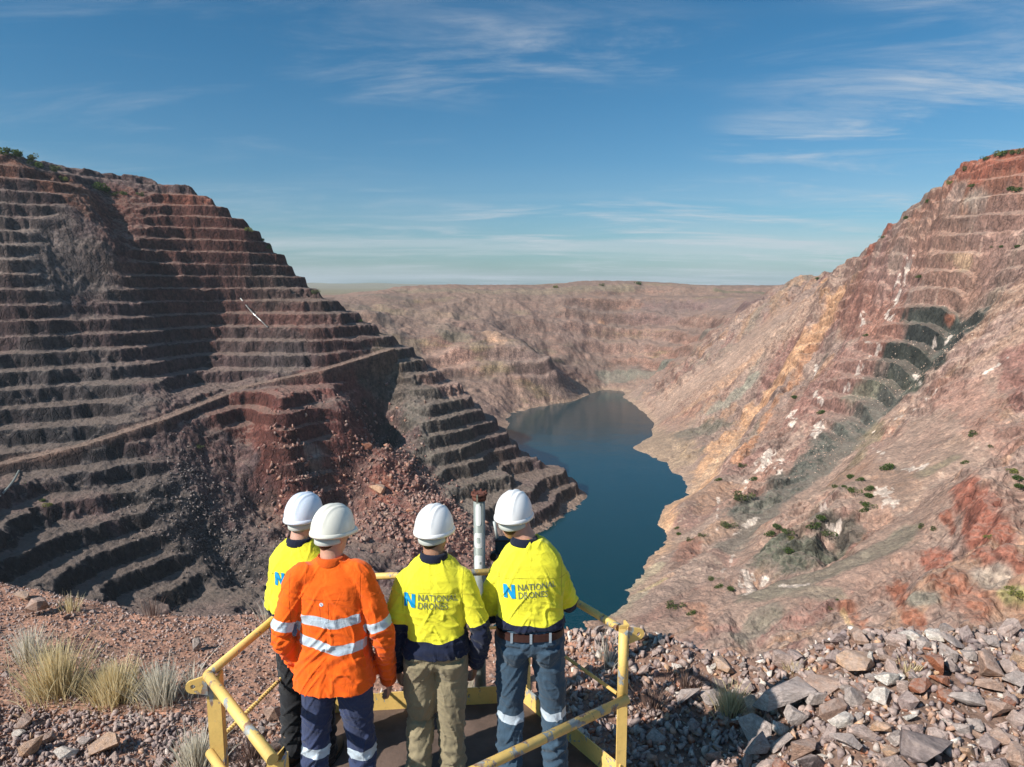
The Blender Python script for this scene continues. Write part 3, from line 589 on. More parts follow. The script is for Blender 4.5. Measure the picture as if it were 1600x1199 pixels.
# ------------------------------------------------------------------ rocks
def rock_proto(seed, flat=1.0, npts=12, rough=True):
    r = random.Random(seed); bm = bmesh.new()
    a, b, c = 0.5 * r.uniform(0.85, 1.15), 0.5 * r.uniform(0.6, 0.95), 0.5 * r.uniform(0.45, 0.75) * flat
    for _ in range(npts):
        v = Vector((r.gauss(0, 1), r.gauss(0, 1), r.gauss(0, 1))).normalized()
        # push towards a box so that facets and edges look broken, not round
        mx = max(abs(v.x), abs(v.y), abs(v.z)); v = v * (1 + 0.45 * (1 / mx - 1))
        v *= r.uniform(0.86, 1.08); bm.verts.new((v.x * a, v.y * b, v.z * c))
    bmesh.ops.convex_hull(bm, input=bm.verts[:])
    for v in [v for v in bm.verts if not v.link_faces]: bm.verts.remove(v)
    if rough:
        bmesh.ops.dissolve_limit(bm, angle_limit=R(9), verts=bm.verts, edges=bm.edges)
        bmesh.ops.bevel(bm, geom=bm.edges[:], offset=0.007, segments=1, affect='EDGES')
        bmesh.ops.triangulate(bm, faces=bm.faces[:])
        bmesh.ops.subdivide_edges(bm, edges=[e for e in bm.edges if e.calc_length() > 0.16], cuts=1, use_grid_fill=True)
        bmesh.ops.triangulate(bm, faces=bm.faces[:])
        for v in bm.verts:
            n = Vector((math.sin(v.co.y * 23 + seed) , math.sin(v.co.z * 29 + seed * 2), math.sin(v.co.x * 26 + seed * 3)))
            v.co += n * 0.008
    bmesh.ops.triangulate(bm, faces=bm.faces[:])
    return bm
PROTO = []
for i in range(18):
    bm = rock_proto(100 + i, 1.0 if i % 3 else 0.6); me = bpy.data.meshes.new("rock"); bm.to_mesh(me); bm.free(); me.materials.append(M_STONE); PROTO.append(me)
def put_rock(px, py, wpx, mat, label, flat=1.0, seed=0, rz=0.0, tilt=(0, 0), lift=0.18, name="rock", cat='rock', asp=(1, 1, 1)):
    p, t = gpt(px, py); s = wpx * t / FPX * 0.86
    bm = rock_proto(seed * 7 + 3, flat, 12); me = bpy.data.meshes.new(name); bm.to_mesh(me); bm.free(); me.materials.append(mat)
    o = bpy.data.objects.new(name, me); C.objects.link(o)
    o.location = p + Vector((0, 0, s * lift)); o.scale = (s * asp[0], s * asp[1], s * asp[2]); o.rotation_euler = (tilt[0], tilt[1], rz)
    return tag(o, label, cat)
FEAT = []
def fr_(*a, **k):
    o = put_rock(*a, **k); FEAT.append((o.location.x, o.location.y, max(o.scale) * 0.5)); return o
fr_(1225, 1112, 105, M_ST_GREY, 'big grey brown boulder at the left end of the stone pile', seed=1, rz=0.3, lift=0.22, asp=(1.15, 1, 1.0))
fr_(1285, 1078, 70, M_ST_BROWN, 'brown slab lying behind the big grey boulder', flat=.7, seed=2, rz=0.5)
fr_(1337, 1052, 66, M_ST_TAN, 'tan boulder on the crest left of the small upright white stone', seed=3, lift=0.3)
fr_(1358, 1046, 26, M_ST_WHITE, 'small upright white stone leaning on the tan boulder at the crest', seed=4, lift=0.9, rz=.4, asp=(.8, .8, 1.5))
fr_(1385, 1072, 46, M_ST_WHITE, 'white block with a flat top just below the crest of the pile', seed=5, lift=0.4)
fr_(1362, 1068, 30, M_ST_GREY, 'pale grey stone left of the white flat topped block', seed=6, lift=0.4)
fr_(1442, 1088, 50, M_ST_RUST, 'rust red angular rock in the upper middle of the pile', seed=7, lift=0.35)
fr_(1480, 1096, 38, M_ST_RUST, 'smaller rust red rock right of the angular red one', seed=8, lift=0.3)
fr_(1512, 1108, 62, M_ST_GREY, 'long low grey rock below the pointed brown boulder', flat=.6, seed=9, rz=-.1, lift=0.3, asp=(1.3, .8, 1))
fr_(1552, 1058, 62, M_ST_BROWN, 'pointed brown boulder standing on the crest at the right', seed=10, lift=0.32, asp=(1, 1, 1.5))
fr_(1372, 1102, 52, M_ST_WHITE, 'white rounded rock in the middle of the stone pile', seed=11, rz=.6, lift=0.3, asp=(1.2, .8, .9))
fr_(1335, 1100, 50, M_ST_GREY, 'blue grey rock left of the white rounded rock', seed=12, lift=0.3)
fr_(1275, 1108, 46, M_ST_GREY, 'pale grey angular rock against the big grey boulder', seed=13, lift=0.4)
fr_(1312, 1142, 46, M_ST_WHITE, 'cream coloured square block in the lower part of the pile', seed=14, lift=0.4)
fr_(1318, 1180, 60, M_ST_GREY, 'layered grey white block below the cream block', seed=15, lift=0.3)
fr_(1185, 1178, 62, M_ST_GREY, 'layered grey block with white bands low at the left of the pile', seed=16, rz=.5, lift=0.3)
fr_(1445, 1178, 110, M_ST_DARK, 'dark brown wedge shaped boulder at the bottom of the pile', flat=.8, seed=17, rz=.5, lift=0.15)
fr_(1420, 1128, 28, M_ST_WHITE, 'small white rock above the dark wedge shaped boulder', seed=18, lift=0.4)
fr_(1565, 1165, 50, M_ST_BROWN, 'pinkish brown rounded rock near the right edge', seed=19, lift=0.3)
fr_(1082, 1105, 58, M_ST_GREY, 'grey rock beside the straw tussock right of the railing', seed=20, lift=0.3)
fr_(62, 960, 46, M_ST_BROWN, 'pinkish boulder with a dark side on the left crest', seed=21, lift=0.4)
fr_(35, 940, 34, M_ST_TAN, 'small orange rock left of the pinkish boulder on the crest', seed=22, lift=0.3)
fr_(307, 1018, 26, M_ST_GREY, 'cone shaped grey stone standing alone on the red gravel', seed=23, lift=0.55, asp=(.8, .8, 1.5))
fr_(50, 1178, 44, M_ST_TAN, 'orange brown rock at the bottom left', seed=24, lift=0.35)
fr_(165, 1178, 46, M_ST_TAN, 'pinkish orange block at the bottom of the left rubble', seed=25, lift=0.4)
fr_(30, 1150, 22, M_ST_WHITE, 'small white stone above the orange brown rock', seed=26, lift=0.3)
fr_(427, 1125, 42, M_ST_BROWN, 'brown rock seen through the left side of the railing', seed=27, lift=0.3)
fr_(365, 1128, 26, M_ST_GREY, 'flat grey rock behind the left railing post', flat=.6, seed=28, lift=0.3)
fr_(135, 1165, 30, M_ST_GREY, 'dark grey rounded rock left of the pinkish orange block', seed=29, lift=0.3)
fr_(190, 940, 14, M_ST_TAN, 'orange stone on the far edge of the left slope', seed=30, lift=0.5)
fr_(935, 992, 34, M_ST_GREY, 'grey rock on the crest between the man in blue trousers and the railing corner', seed=31, lift=0.3)
fr_(912, 985, 26, M_ST_TAN, 'tan rock on the crest beside the man in blue trousers', seed=32, lift=0.3)
fr_(1560, 1120, 54, M_ST_BROWN, 'brown block at the right edge below the pointed boulder', seed=40, lift=0.3)
fr_(1505, 1150, 40, M_ST_GREY, 'pale grey block right of the dark wedge shaped boulder', seed=41, lift=0.3)
fr_(1255, 1185, 56, M_ST_BROWN, 'pinkish brown block between the two layered grey blocks', seed=42, lift=0.3)
fr_(1375, 1150, 44, M_ST_TAN, 'tan block above the dark wedge shaped boulder', seed=43, lift=0.3)
fr_(1590, 1075, 50, M_ST_GREY, 'grey block on the crest at the right edge', seed=44, lift=0.3)
PLAT = [(-1.60, 3.40), (-1.33, 4.66), (0.09, 4.80), (0.70, 3.90), (-1.02, 2.70)]
def in_plat(x, y, m=0.12):
    n = len(PLAT)
    for i in range(n):      # clockwise polygon
        a = PLAT[i]; b = PLAT[(i + 1) % n]; ex, ey = b[0] - a[0], b[1] - a[1]
        if (ex * (y - a[1]) - ey * (x - a[0])) / math.hypot(ex, ey) > m: return False
    return True
placed = list(FEAT); cnt = 0
TONES = [("grey", M_ST_GREY), ("pinkish", tone_mat("pinkish_stone", (0.42, 0.32, 0.28), (0.47, 0.37, 0.33))), ("brown", M_ST_BROWN), ("dark", M_ST_DARK), ("rust red", M_ST_RUST), ("tan", M_ST_TAN), ("white", M_ST_WHITE), ("purplish grey", tone_mat("purplish_stone", (0.33, 0.255, 0.24), (0.39, 0.31, 0.29)))]
TW = [26, 34, 14, 6, 6, 12, 9, 16]
TP = {}
for nm_, mt_ in TONES:
    for i in range(9):
        me = PROTO[(i * 2 + len(nm_)) % len(PROTO)].copy(); me.materials.clear(); me.materials.append(mt_); TP[nm_, i] = me
used_labels = {}
def scatter_rock(x0, x1, y0, y1, n, smin, smax, zones, where, group, power=2.2, lift=0.2):
    global cnt
    k = 0; tries = 0
    while k < n and tries < n * 40:
        tries += 1
        x = random.uniform(x0, x1); y = random.uniform(y0, y1)
        if in_plat(x, y, 0.25): continue
        if abs(x) > 0.80 * y: continue
        s = smin + (smax - smin) * (1 - k / n) ** power
        if any((x - a) ** 2 + (y - b) ** 2 < (0.60 * (s * .5 + c)) ** 2 for a, b, c in placed): continue
        cn = random.choices([t_[0] for t_ in TONES], TW)[0]; me = TP[cn, cnt % 9]; cnt += 1
        o = bpy.data.objects.new("rock", me); C.objects.link(o)
        z = float(gz(np.array([x]), np.array([y]))[0])
        o.location = (x, y, z + s * lift); o.scale = (s, s * random.uniform(.75, 1.1), s * random.uniform(.7, 1.15))
        o.rotation_euler = (random.gauss(0, .45), random.gauss(0, .45), random.uniform(0, 6.28))
        u = x / y; zi = min(int((u - zones[0]) / (zones[1] - zones[0]) * len(zones[2])), len(zones[2]) - 1); zi = max(0, zi)
        dp = 'atop' if y > y0 + (y1 - y0) * .62 else ('low in' if y < y0 + (y1 - y0) * .33 else 'midway up')
        fl = o.scale.z / o.scale.y; sh_ = ' flat' if fl < .82 else (' upright' if fl > 1.2 else (' tilted' if abs(o.rotation_euler.x) > .5 else ''))
        sz = 'big' if s > .2 else ('mid-sized' if s > .125 else 'small')
        tag(o, '%s %s%s rock %s the %s, %s' % (sz, cn, sh_, dp, where, zones[2][zi]), 'rock', group); placed.append((x, y, s * 0.5)); k += 1
scatter_rock(1.65, 4.7, 3.9, 5.75, 205, 0.07, 0.27, (.33, .8, ('by its left boulder', 'around the cream block', 'round the dark wedge boulder', 'under the pointed boulder', 'at the picture edge')), 'stone pile', 'rocks of the stone pile')
scatter_rock(0.9, 2.3, 4.0, 6.1, 30, 0.06, 0.18, (.15, .5, ('beside the railing post', 'near the straw tussock', 'next to the stone pile')), 'shaded ground', 'stones right of the railing')
scatter_rock(-5.4, -1.7, 3.4, 5.0, 55, 0.06, 0.18, (-.8, -.35, ('at the picture edge', 'below the tussocks', 'beside the railing')), 'dark left rubble', 'stones of the left rubble')
scatter_rock(-5.8, -2.0, 5.2, 7.1, 22, 0.05, 0.12, (-.8, -.3, ('above the tall tussock', 'around the cone shaped stone', 'beside the yellow rail')), 'red gravel slope', 'stones on the gravel slope')
# gravel, uncountable: one mesh
def stuff_rocks(name, pts, sizes, mat, label, protos=10, npts=9, tone=None, cat=None, sink=0.15):
    Vs = []; Fs = []; Ts = []; off = 0
    P = []
    for i in range(protos):
        bm = rock_proto(900 + i, 1.0, npts, rough=False); bm.verts.ensure_lookup_table()
        for j, v in enumerate(bm.verts): v.index = j
        P.append((np.array([v.co[:] for v in bm.verts]), np.array([[v.index for v in f.verts] for f in bm.faces]))); bm.free()
    n = len(pts); ang = rng.uniform(0, 6.28, (n, 3))
    tn = rng.random(n) if tone is None else tone
    for i in range(protos):
        idx = np.arange(i, n, protos)
        if not len(idx): continue
        V, Fc = P[i]; a, b, c = ang[idx].T
        ca, sa, cb, sb, cc, scn = np.cos(a), np.sin(a), np.cos(b), np.sin(b), np.cos(c), np.sin(c)
        Rm = np.stack([np.stack([ca * cb, ca * sb * scn - sa * cc, ca * sb * cc + sa * scn], 1), np.stack([sa * cb, sa * sb * scn + ca * cc, sa * sb * cc - ca * scn], 1), np.stack([-sb, cb * scn, cb * cc], 1)], 1)
        W = np.einsum('nij,vj->nvi', Rm, V) * sizes[idx][:, None, None] + pts[idx][:, None, :] + np.array([0, 0, 1.0]) * (sizes[idx] * sink)[:, None, None]
        Vs.append(W.reshape(-1, 3)); Ts.append(np.repeat(tn[idx], len(V)))
        Fs.append((Fc[None] + (np.arange(len(idx)) * len(V))[:, None, None]).reshape(-1, 3) + off); off += len(idx) * len(V)
    me = np_mesh(name, np.concatenate(Vs), np.concatenate(Fs), mat, attrs=dict(tone=np.concatenate(Ts)))
    o = link(me, name); o['kind'] = 'stuff'; o['label'] = label; return o
def gpts(n, x0, x1, y0, y1):
    x = rng.uniform(x0, x1, n * 2); y = rng.uniform(y0, y1, n * 2)
    ok = np.abs(x) < 0.82 * y
    x, y = x[ok], y[ok]; keep = np.array([not in_plat(a, b, 0.04) for a, b in zip(x, y)]); x, y = x[keep][:n], y[keep][:n]
    return np.stack([x, y, gz(x, y)], 1)
pa = gpts(9000, 0.4, 5.0, 3.2, 6.3); pb = gpts(12000, -6.0, -1.2, 4.6, 7.6); pc = gpts(9000, -5.2, -1.0, 3.2, 5.0); pd_ = gpts(1800, -1.6, 1.0, 4.3, 6.6)
tb = np.concatenate([rng.random(len(pa)), np.clip(rng.beta(2, 2, len(pb)) * .5 + .2 + .3 * (rng.random(len(pb)) > .8), 0, .8), rng.random(len(pc)) * .8 + (rng.random(len(pc)) > .95) * .19, rng.random(len(pd_))])
sz = np.concatenate([0.02 + 0.10 * rng.random(len(pa)) ** 3, 0.014 + 0.035 * rng.random(len(pb)) ** 3, 0.018 + 0.06 * rng.random(len(pc)) ** 3, 0.02 + .05 * rng.random(len(pd_)) ** 3])
stuff_rocks("gravel", np.concatenate([pa, pb, pc, pd_]), sz, M_GRAVEL, 'small loose stones and grit covering the rim', tone=tb)

# ------------------------------------------------------------------ grass
def grass_mat(name, lo, hi_):
    m = bpy.data.materials.new(name); m.use_nodes = True; t = m.node_tree; b = t.nodes['Principled BSDF']
    b.inputs['Roughness'].default_value = 0.8; b.inputs['Specular IOR Level'].default_value = 0.2
    a = t.nodes.new('ShaderNodeAttribute'); a.attribute_name = 'tone'
    gc_ = mixc(t, a.outputs['Fac'], lo, hi_); L(t, gc_, b.inputs['Base Color'])
    tr = t.nodes.new('ShaderNodeBsdfTranslucent'); L(t, gc_, tr.inputs[0]); mx_ = t.nodes.new('ShaderNodeMixShader'); mx_.inputs[0].default_value = .4
    L(t, b.outputs[0], mx_.inputs[1]); L(t, tr.outputs[0], mx_.inputs[2]); L(t, mx_.outputs[0], t.nodes['Material Output'].inputs[0])
    return m
M_STRAW = grass_mat("straw_grass", (0.60, 0.47, 0.24), (0.92, 0.80, 0.54)); M_GREY_GRASS = grass_mat("pale_grass", (0.58, 0.52, 0.40), (0.88, 0.82, 0.70))
M_TWIG = grass_mat("dry_twig", (0.16, 0.10, 0.09), (0.34, 0.24, 0.18))
def tussock(px, py, hpx, wpx, n, mat, label, spread=0.6, seed=0, lean=0.0, name="grass_tussock", cat='grass tussock', width=0.0035):
    p, t = gpt(px, py); H = hpx * t / FPX; W = wpx * t / FPX; r = np.random.default_rng(seed)
    V = []; F = []; T = []
    for i in range(n):
        a = r.uniform(0, 6.283); d = abs(r.normal(0, .22)) * W; bx, by = d * math.cos(a), d * math.sin(a)
        out = (0.15 + d / W * 1.6) * spread; hh = H * r.uniform(.45, 1.05); a2 = a + r.normal(0, .5)
        dx, dy = math.cos(a2) * out * hh + lean * hh, math.sin(a2) * out * hh
        bz = float(gz(np.array([p.x + bx]), np.array([p.y + by]))[0]) - p.z - 0.02
        wv = width * r.uniform(.6, 1.3); ang = r.uniform(0, 3.14); ux, uy = math.cos(ang) * wv, math.sin(ang) * wv; tn = r.random()
        b0 = len(V); segs = 4
        for s in range(segs + 1):
            f = s / segs; cx, cy, cz_ = bx + dx * f ** 1.6, by + dy * f ** 1.6, bz + hh * (f - 0.18 * out * f * f * 2)
            k = (1 - f) ** 0.6 + 0.12
            V += [(cx - ux * k, cy - uy * k, cz_), (cx + ux * k, cy + uy * k, cz_)]; T += [tn * (.4 + .6 * f)] * 2
            if s: F.append((b0 + 2 * s - 2, b0 + 2 * s - 1, b0 + 2 * s + 1, b0 + 2 * s))
    o = link(np_mesh(name, np.array(V), np.array(F), mat, attrs=dict(tone=np.array(T))), name); o.location = p
    return tag(o, label, cat)
tussock(88, 1082, 92, 95, 700, M_STRAW, 'tall straw coloured tussock farthest left above the dark rubble', seed=1, spread=.55)
tussock(178, 1090, 66, 90, 900, M_STRAW, 'dense rounded yellow tussock in the middle of the left row', seed=2, spread=.6)
tussock(252, 1098, 74, 70, 450, M_GREY_GRASS, 'thin pale tussock right of the dense yellow one', seed=3, spread=.55)
tussock(45, 1030, 60, 60, 260, M_GREY_GRASS, 'grey dead tussock behind the tall straw one', seed=4)
tussock(305, 1199, 66, 80, 420, M_GREY_GRASS, 'pale dry tussock at the bottom beside the left railing post', seed=5, spread=.6)
tussock(300, 1085, 60, 30, 60, M_GREY_GRASS, 'sparse dry stalks left of the railing lug', seed=6, spread=.4)
tussock(1140, 1118, 62, 46, 320, M_STRAW, 'straw tussock in the shadow at the left end of the stone pile', seed=7, spread=.6)
tussock(948, 1040, 66, 44, 60, M_GREY_GRASS, 'thin dry stalks seen between the man in blue trousers and the railing corner', seed=8, spread=.7)
tussock(1020, 1110, 46, 90, 200, M_TWIG, 'dark dry bush in the shadow right of the railing post', seed=9, spread=1.0, name="dry_bush", cat='bush')
tussock(1070, 1075, 40, 70, 140, M_TWIG, 'dark dry bush in the shadow left of the straw tussock', seed=10, spread=1.0, name="dry_bush", cat='bush')
tussock(395, 1190, 50, 60, 170, M_TWIG, 'purplish dry weeds inside the left corner of the railing', seed=11, spread=.8, name="dry_weed", cat='weed')
tussock(240, 962, 40, 60, 60, M_TWIG, 'dry weed on the left crest against the dark pit wall', seed=12, spread=.7, name="dry_weed", cat='weed')
tussock(415, 968, 44, 30, 40, M_GREY_GRASS, 'dry stalks on the crest beside the yellow rail', seed=13, spread=.5, name="dry_weed", cat='weed')
tussock(110, 955, 36, 40, 70, M_STRAW, 'small straw tuft right of the pinkish boulder on the crest', seed=14, spread=.6)
tussock(735, 1085, 60, 40, 50, M_GREY_GRASS, 'dry stalks between the man in khaki trousers and the man in blue trousers', seed=15, spread=.6)
tussock(1420, 1052, 20, 60, 120, M_STRAW, 'low straw tuft on the crest left of the pointed boulder', seed=16, spread=.8)
tussock(1240, 1048, 22, 50, 120, M_STRAW, 'low straw tuft on the crest behind the big grey boulder', seed=17, spread=.8)

# ------------------------------------------------------------------ viewing platform
def paint_mat(name, chip=0.575, base=(0.84, 0.56, 0.17)):
    m = bpy.data.materials.new(name); m.use_nodes = True; t = m.node_tree; b = t.nodes['Principled BSDF']
    co = t.nodes.new('ShaderNodeTexCoord').outputs['Object']
    n = noise_n(t, mapping_n(t, co, (1, 1, 0.6)), 9, 8, 0.68, 0.4); n2 = noise_n(t, co, 3.0, 5, 0.6)
    c = ramp_c(t, n2, tuple(x * .8 for x in base), tuple(min(1, x * 1.12) for x in base), 0.3, 0.7)
    c = mixc(t, math_n(t, 'MULTIPLY', ramp_n(t, noise_n(t, co, 26, 6, .7), .5, .75), .35), c, (0.42, 0.30, 0.12))
    ch = ramp_n(t, n, chip, chip + 0.02)
    under = ramp_c(t, noise_n(t, co, 14, 4, .6), (0.34, 0.37, 0.36), (0.30, 0.16, 0.09), 0.48, 0.6)
    L(t, mixc(t, ch, c, under), b.inputs['Base Color'])
    b.inputs['Roughness'].default_value = 0.55
    bu = t.nodes.new('ShaderNodeBump'); bu.inputs['Strength'].default_value = 0.6; bu.inputs['Distance'].default_value = 0.002
    L(t, math_n(t, 'ADD', math_n(t, 'MULTIPLY', ch, -1.0), noise_n(t, co, 60, 4, .6)), bu.inputs['Height']); L(t, bu.outputs[0], b.inputs['Normal'])
    return m
M_YEL = paint_mat("yellow_paint"); M_YEL2 = paint_mat("worn_yellow_paint", 0.54)
def tube(p0, p1, r, seg=14):
    p0, p1 = Vector(p0), Vector(p1); d = (p1 - p0); q = d.to_track_quat('Z', 'Y'); V = []; F = []
    for p in (p0, p1):
        for k in range(seg):
            a = 2 * math.pi * k / seg; V.append(p + q @ Vector((r * math.cos(a), r * math.sin(a), 0)))
    for k in range(seg): F.append((k, (k + 1) % seg, seg + (k + 1) % seg, seg + k))
    F.append(tuple(range(seg - 1, -1, -1))); F.append(tuple(range(seg, 2 * seg)))
    return V, F
def boxb(p0, p1, w, h, up=(0, 0, 1)):
    """bar of section w (sideways) x h (up) from p0 to p1"""
    p0, p1 = Vector(p0), Vector(p1); d = (p1 - p0).normalized(); u = Vector(up); s = d.cross(u).normalized(); u = s.cross(d).normalized()
    V = [p + s * (a * w / 2) + u * (b * h / 2) for p in (p0, p1) for a, b in ((-1, -1), (1, -1), (1, 1), (-1, 1))]
    return V, [(3, 2, 1, 0), (4, 5, 6, 7), (0, 1, 5, 4), (1, 2, 6, 5), (2, 3, 7, 6), (3, 0, 4, 7)]
def join(*parts):
    V = []; F = []
    for v, f in parts:
        o_ = len(V); V += list(v); F += [tuple(i + o_ for i in q) for q in f]
    return V, F
DECK = -3.0; RZ = -2.0; MZ = -2.42
plat = empty("viewing_platform", (-0.4, 3.8, DECK)); PL0 = Vector((-0.4, 3.8, DECK))
tag(plat, 'yellow railed steel lookout platform on the rim, its paint chipped and rusty', 'platform')
def pp(name, vf, mat, parent=None, smooth=False, off=None):
    V, F = vf; off = PL0 if off is None else off
    o = mesh_obj(name, [Vector(v) - off for v in V], F, mat, parent or plat, smooth)
    if smooth:
        for p in o.data.polygons:
            if len(p.vertices) > 4: p.use_smooth = False
    return o
Lp, BL, BR, Rp, Fp = [Vector((x, y, RZ)) for x, y in ((-1.58, 3.41), (-1.31, 4.62), (0.077, 4.76), (0.66, 3.89), (-1.02, 2.75))]
def at_z(v, z): return Vector((v.x, v.y, z))
def bent(p, q, r, name="top_rail", mat=None): return pp(name, tube(p, q, r), mat or M_YEL, smooth=True)
bent(Lp, BL, .0235); bent(BL, BR, .0235); bent(BR, Rp + Vector((-.03, .03, 0)), .0235, mat=M_YEL2); bent(Lp, Fp, .026)
for p in (BL, BR):
    bm = bmesh.new(); bmesh.ops.create_uvsphere(bm, u_segments=12, v_segments=8, radius=.0237); me = bpy.data.meshes.new('elbow'); bm.to_mesh(me); bm.free(); me.materials.append(M_YEL)
    o = bpy.data.objects.new('rail_elbow', me); C.objects.link(o); o.parent = plat; o.location = p - PL0
# posts: flat bar with a second leg (angle section)
def post(p, name='post', w=.07, d=.012, z0=-3.35, ang=0.0, mat=None, zt=None):
    zt = RZ + .02 if zt is None else zt
    a = Vector((math.cos(ang), math.sin(ang), 0)); b = Vector((-math.sin(ang), math.cos(ang), 0))
    V1 = boxb(at_z(p, z0), at_z(p, zt), d, w, up=a); V2 = boxb(at_z(p, z0) + a * (w / 2 - d / 2) + b * (w / 2 + 0.001), at_z(p, zt) + a * (w / 2 - d / 2) + b * (w / 2 + 0.001), w * .9, d, up=a)
    return pp(name, join(V1, V2), mat or M_YEL)
post(Lp + Vector((.01, .035, 0)), ang=0.15, zt=RZ - .03); post(BL, ang=0.1); post(BR, ang=-.4)
post(Rp + Vector((0, .02, 0)), w=.062, ang=0.2, mat=M_YEL)
pp('post_tube', tube(at_z(Rp, -2.45) + Vector((-.012, -.035, 0)), at_z(Rp, RZ + .01) + Vector((-.012, -.035, 0)), .027), M_YEL2, smooth=True)
post(Fp + Vector((0, .03, 0)), ang=0.0, zt=RZ - .03)
bent(at_z(Lp, MZ) + Vector((0, -.03, 0)), at_z(Fp, MZ), .024, 'mid_rail'); bent(at_z(Rp, MZ + .02) + Vector((.012, -.06, 0)), Vector((-1.02, 2.62, MZ + .02)), .028, 'mid_rail', M_YEL2)
bent(at_z(BR, MZ), at_z(Rp, MZ) + Vector((-.03, .03, 0)), .011, 'mid_rail'); bent(at_z(BL, MZ), at_z(BR, MZ), .011, 'mid_rail')
# ribbed rebar as left mid rail
def rebar(p0, p1, r=.010):
    p0, p1 = Vector(p0), Vector(p1); n = int((p1 - p0).length / .005); seg = 10; q = (p1 - p0).to_track_quat('Z', 'Y'); V = []; F = []
    for i in range(n + 1):
        rr_ = r * (1.22 if (i % 4) < 2 else 0.95); p = p0.lerp(p1, i / n)
        for k in range(seg):
            a = 2 * math.pi * k / seg; V.append(p + q @ Vector((rr_ * math.cos(a), rr_ * math.sin(a), .004 * math.sin(a))))
        if i:
            for k in range(seg): F.append(((i - 1) * seg + k, (i - 1) * seg + (k + 1) % seg, i * seg + (k + 1) % seg, i * seg + k))
    F.append(tuple(range(seg - 1, -1, -1))); F.append(tuple(range(n * seg, n * seg + seg)))
    return V, F
tag(pp('rebar_rail', rebar(at_z(Lp, MZ) + Vector((0, .06, 0)), at_z(BL, MZ)), M_YEL), 'ribbed reinforcing bar used as middle rail')
# lugs with a hole
def lug(c, u, name='lifting_lug'):
    c = Vector(c); u = Vector(u).normalized(); w_ = Vector((0, 0, 1)); n = u.cross(w_); V = []; F = []; K = 20; ro, ri, th = .036, .013, .006
    for s in (-1, 1):
        for k in range(K):
            a = 2 * math.pi * k / K; ca, sa = math.cos(a), math.sin(a)
            e = c + u * (ro * ca) + w_ * (ro * sa) if ca > 0 else c + u * (-.07) + w_ * (ro * 1.5 * (1 if sa > 0 else -1) * min(1, abs(sa) * 1.4))
            V.append(e + n * (s * th)); V.append(c + u * (ri * ca) + w_ * (ri * sa) + n * (s * th))
    for s in (0, 1):
        for k in range(K):
            a, b = 2 * k + s * 2 * K, 2 * ((k + 1) % K) + s * 2 * K; f = (a, b, b + 1, a + 1); F.append(f if s else f[::-1])
    for k in range(K):
        k2 = (k + 1) % K; F.append((2 * k, 2 * k2, 2 * k2 + 2 * K, 2 * k + 2 * K)[::-1]); F.append((2 * k + 1, 2 * k2 + 1, 2 * k2 + 1 + 2 * K, 2 * k + 1 + 2 * K))
    return pp(name, (V, F), M_YEL2)
lug(Lp + Vector((-.075, -.01, -.06)), (-1, -.25, 0)); lug(Rp + Vector((.085, .02, -.035)), (1, .3, 0))
# deck and toe boards
DP = [Vector((x, y, DECK)) for x, y in ((-1.58, 3.41), (-1.31, 4.62), (0.077, 4.76), (0.66, 3.89), (-1.02, 2.66))]
V = [p for p in DP] + [p - Vector((0, 0, .02)) for p in DP]
F = [(4, 3, 2, 1, 0), (5, 6, 7, 8, 9)] + [(i, (i + 1) % 5, 5 + (i + 1) % 5, 5 + i) for i in range(5)]
M_DECK = simple_mat("deck_plate", (0.125, 0.085, 0.066), 0.85, 0.0, 0.004, 30, 0.55, 2.2)
pp('deck', (V, F), M_DECK)
for a, b in ((0, 1), (1, 2), (2, 3), (4, 0)):
    p, q = DP[a], DP[b]; d = (q - p).normalized() * .006
    pp('toe_board', boxb(p + d + Vector((0, 0, .055)), q - d + Vector((0, 0, .055)), .008, .15), M_YEL)
for k in range(4):
    y = 3.2 + k * .42; pp('deck_beam', boxb((-1.35 + .1 * k, y, DECK - .08), (0.25 - .06 * k, y + .1, DECK - .08), .05, .118), M_YEL2)

# ------------------------------------------------------------------ marker pipe behind the rail
mp = at(749.5, 893, y=5.05); mx, my = float(mp[0]), 5.05
top = at(750, 781, y=5.05)[2]; gb = float(gz(np.array([mx]), np.array([my]))[0])
mk = empty("marker_pipe", (mx, my, gb - .1)); tag(mk, 'grey pipe with white painted marks and a rusty flanged cap behind the rail', 'pipe')
O0 = Vector((mx, my, gb - .1)); PR = .043
M_PIPE = simple_mat("grey_pipe_paint", (0.25, 0.28, 0.26), 0.5, 0.1, 0.002, 30, .2, 8); M_WPAINT = simple_mat("white_paint_mark", (0.80, 0.82, 0.80), 0.5, var=.04)
M_RUST = simple_mat("rusty_steel", (0.17, 0.065, 0.045), 0.85, 0.2, 0.004, 60, .5, 20); M_STEEL = simple_mat("pale_steel", (0.55, 0.55, 0.52), 0.35, .8)
pp('pipe', tube((mx, my, gb - .1), (mx, my, top), PR, 28), M_PIPE, mk, True, O0)
cp_ = pp('flange_cap', join(tube((mx, my, top), (mx, my, top + .035), PR * 1.22, 24), tube((mx, my, top + .036), (mx, my, top + .052), PR * 1.42, 24)), M_RUST, mk, True, O0)
bl = join(*[tube((mx + PR * 1.18 * math.cos(a), my + PR * 1.18 * math.sin(a), top + .05), (mx + PR * 1.18 * math.cos(a), my + PR * 1.18 * math.sin(a), top + .068), .007, 6) for a in np.arange(6) * 1.047 + .3])
o = pp('bolt', bl, M_RUST, cp_, False, O0)
pp('strap', boxb((mx - .012, my - PR * 1.44, top - .01), (mx - .012, my - PR * 1.44, top + .055), .012, .004, up=(0, 1, 0)), M_STEEL, mk, False, O0)
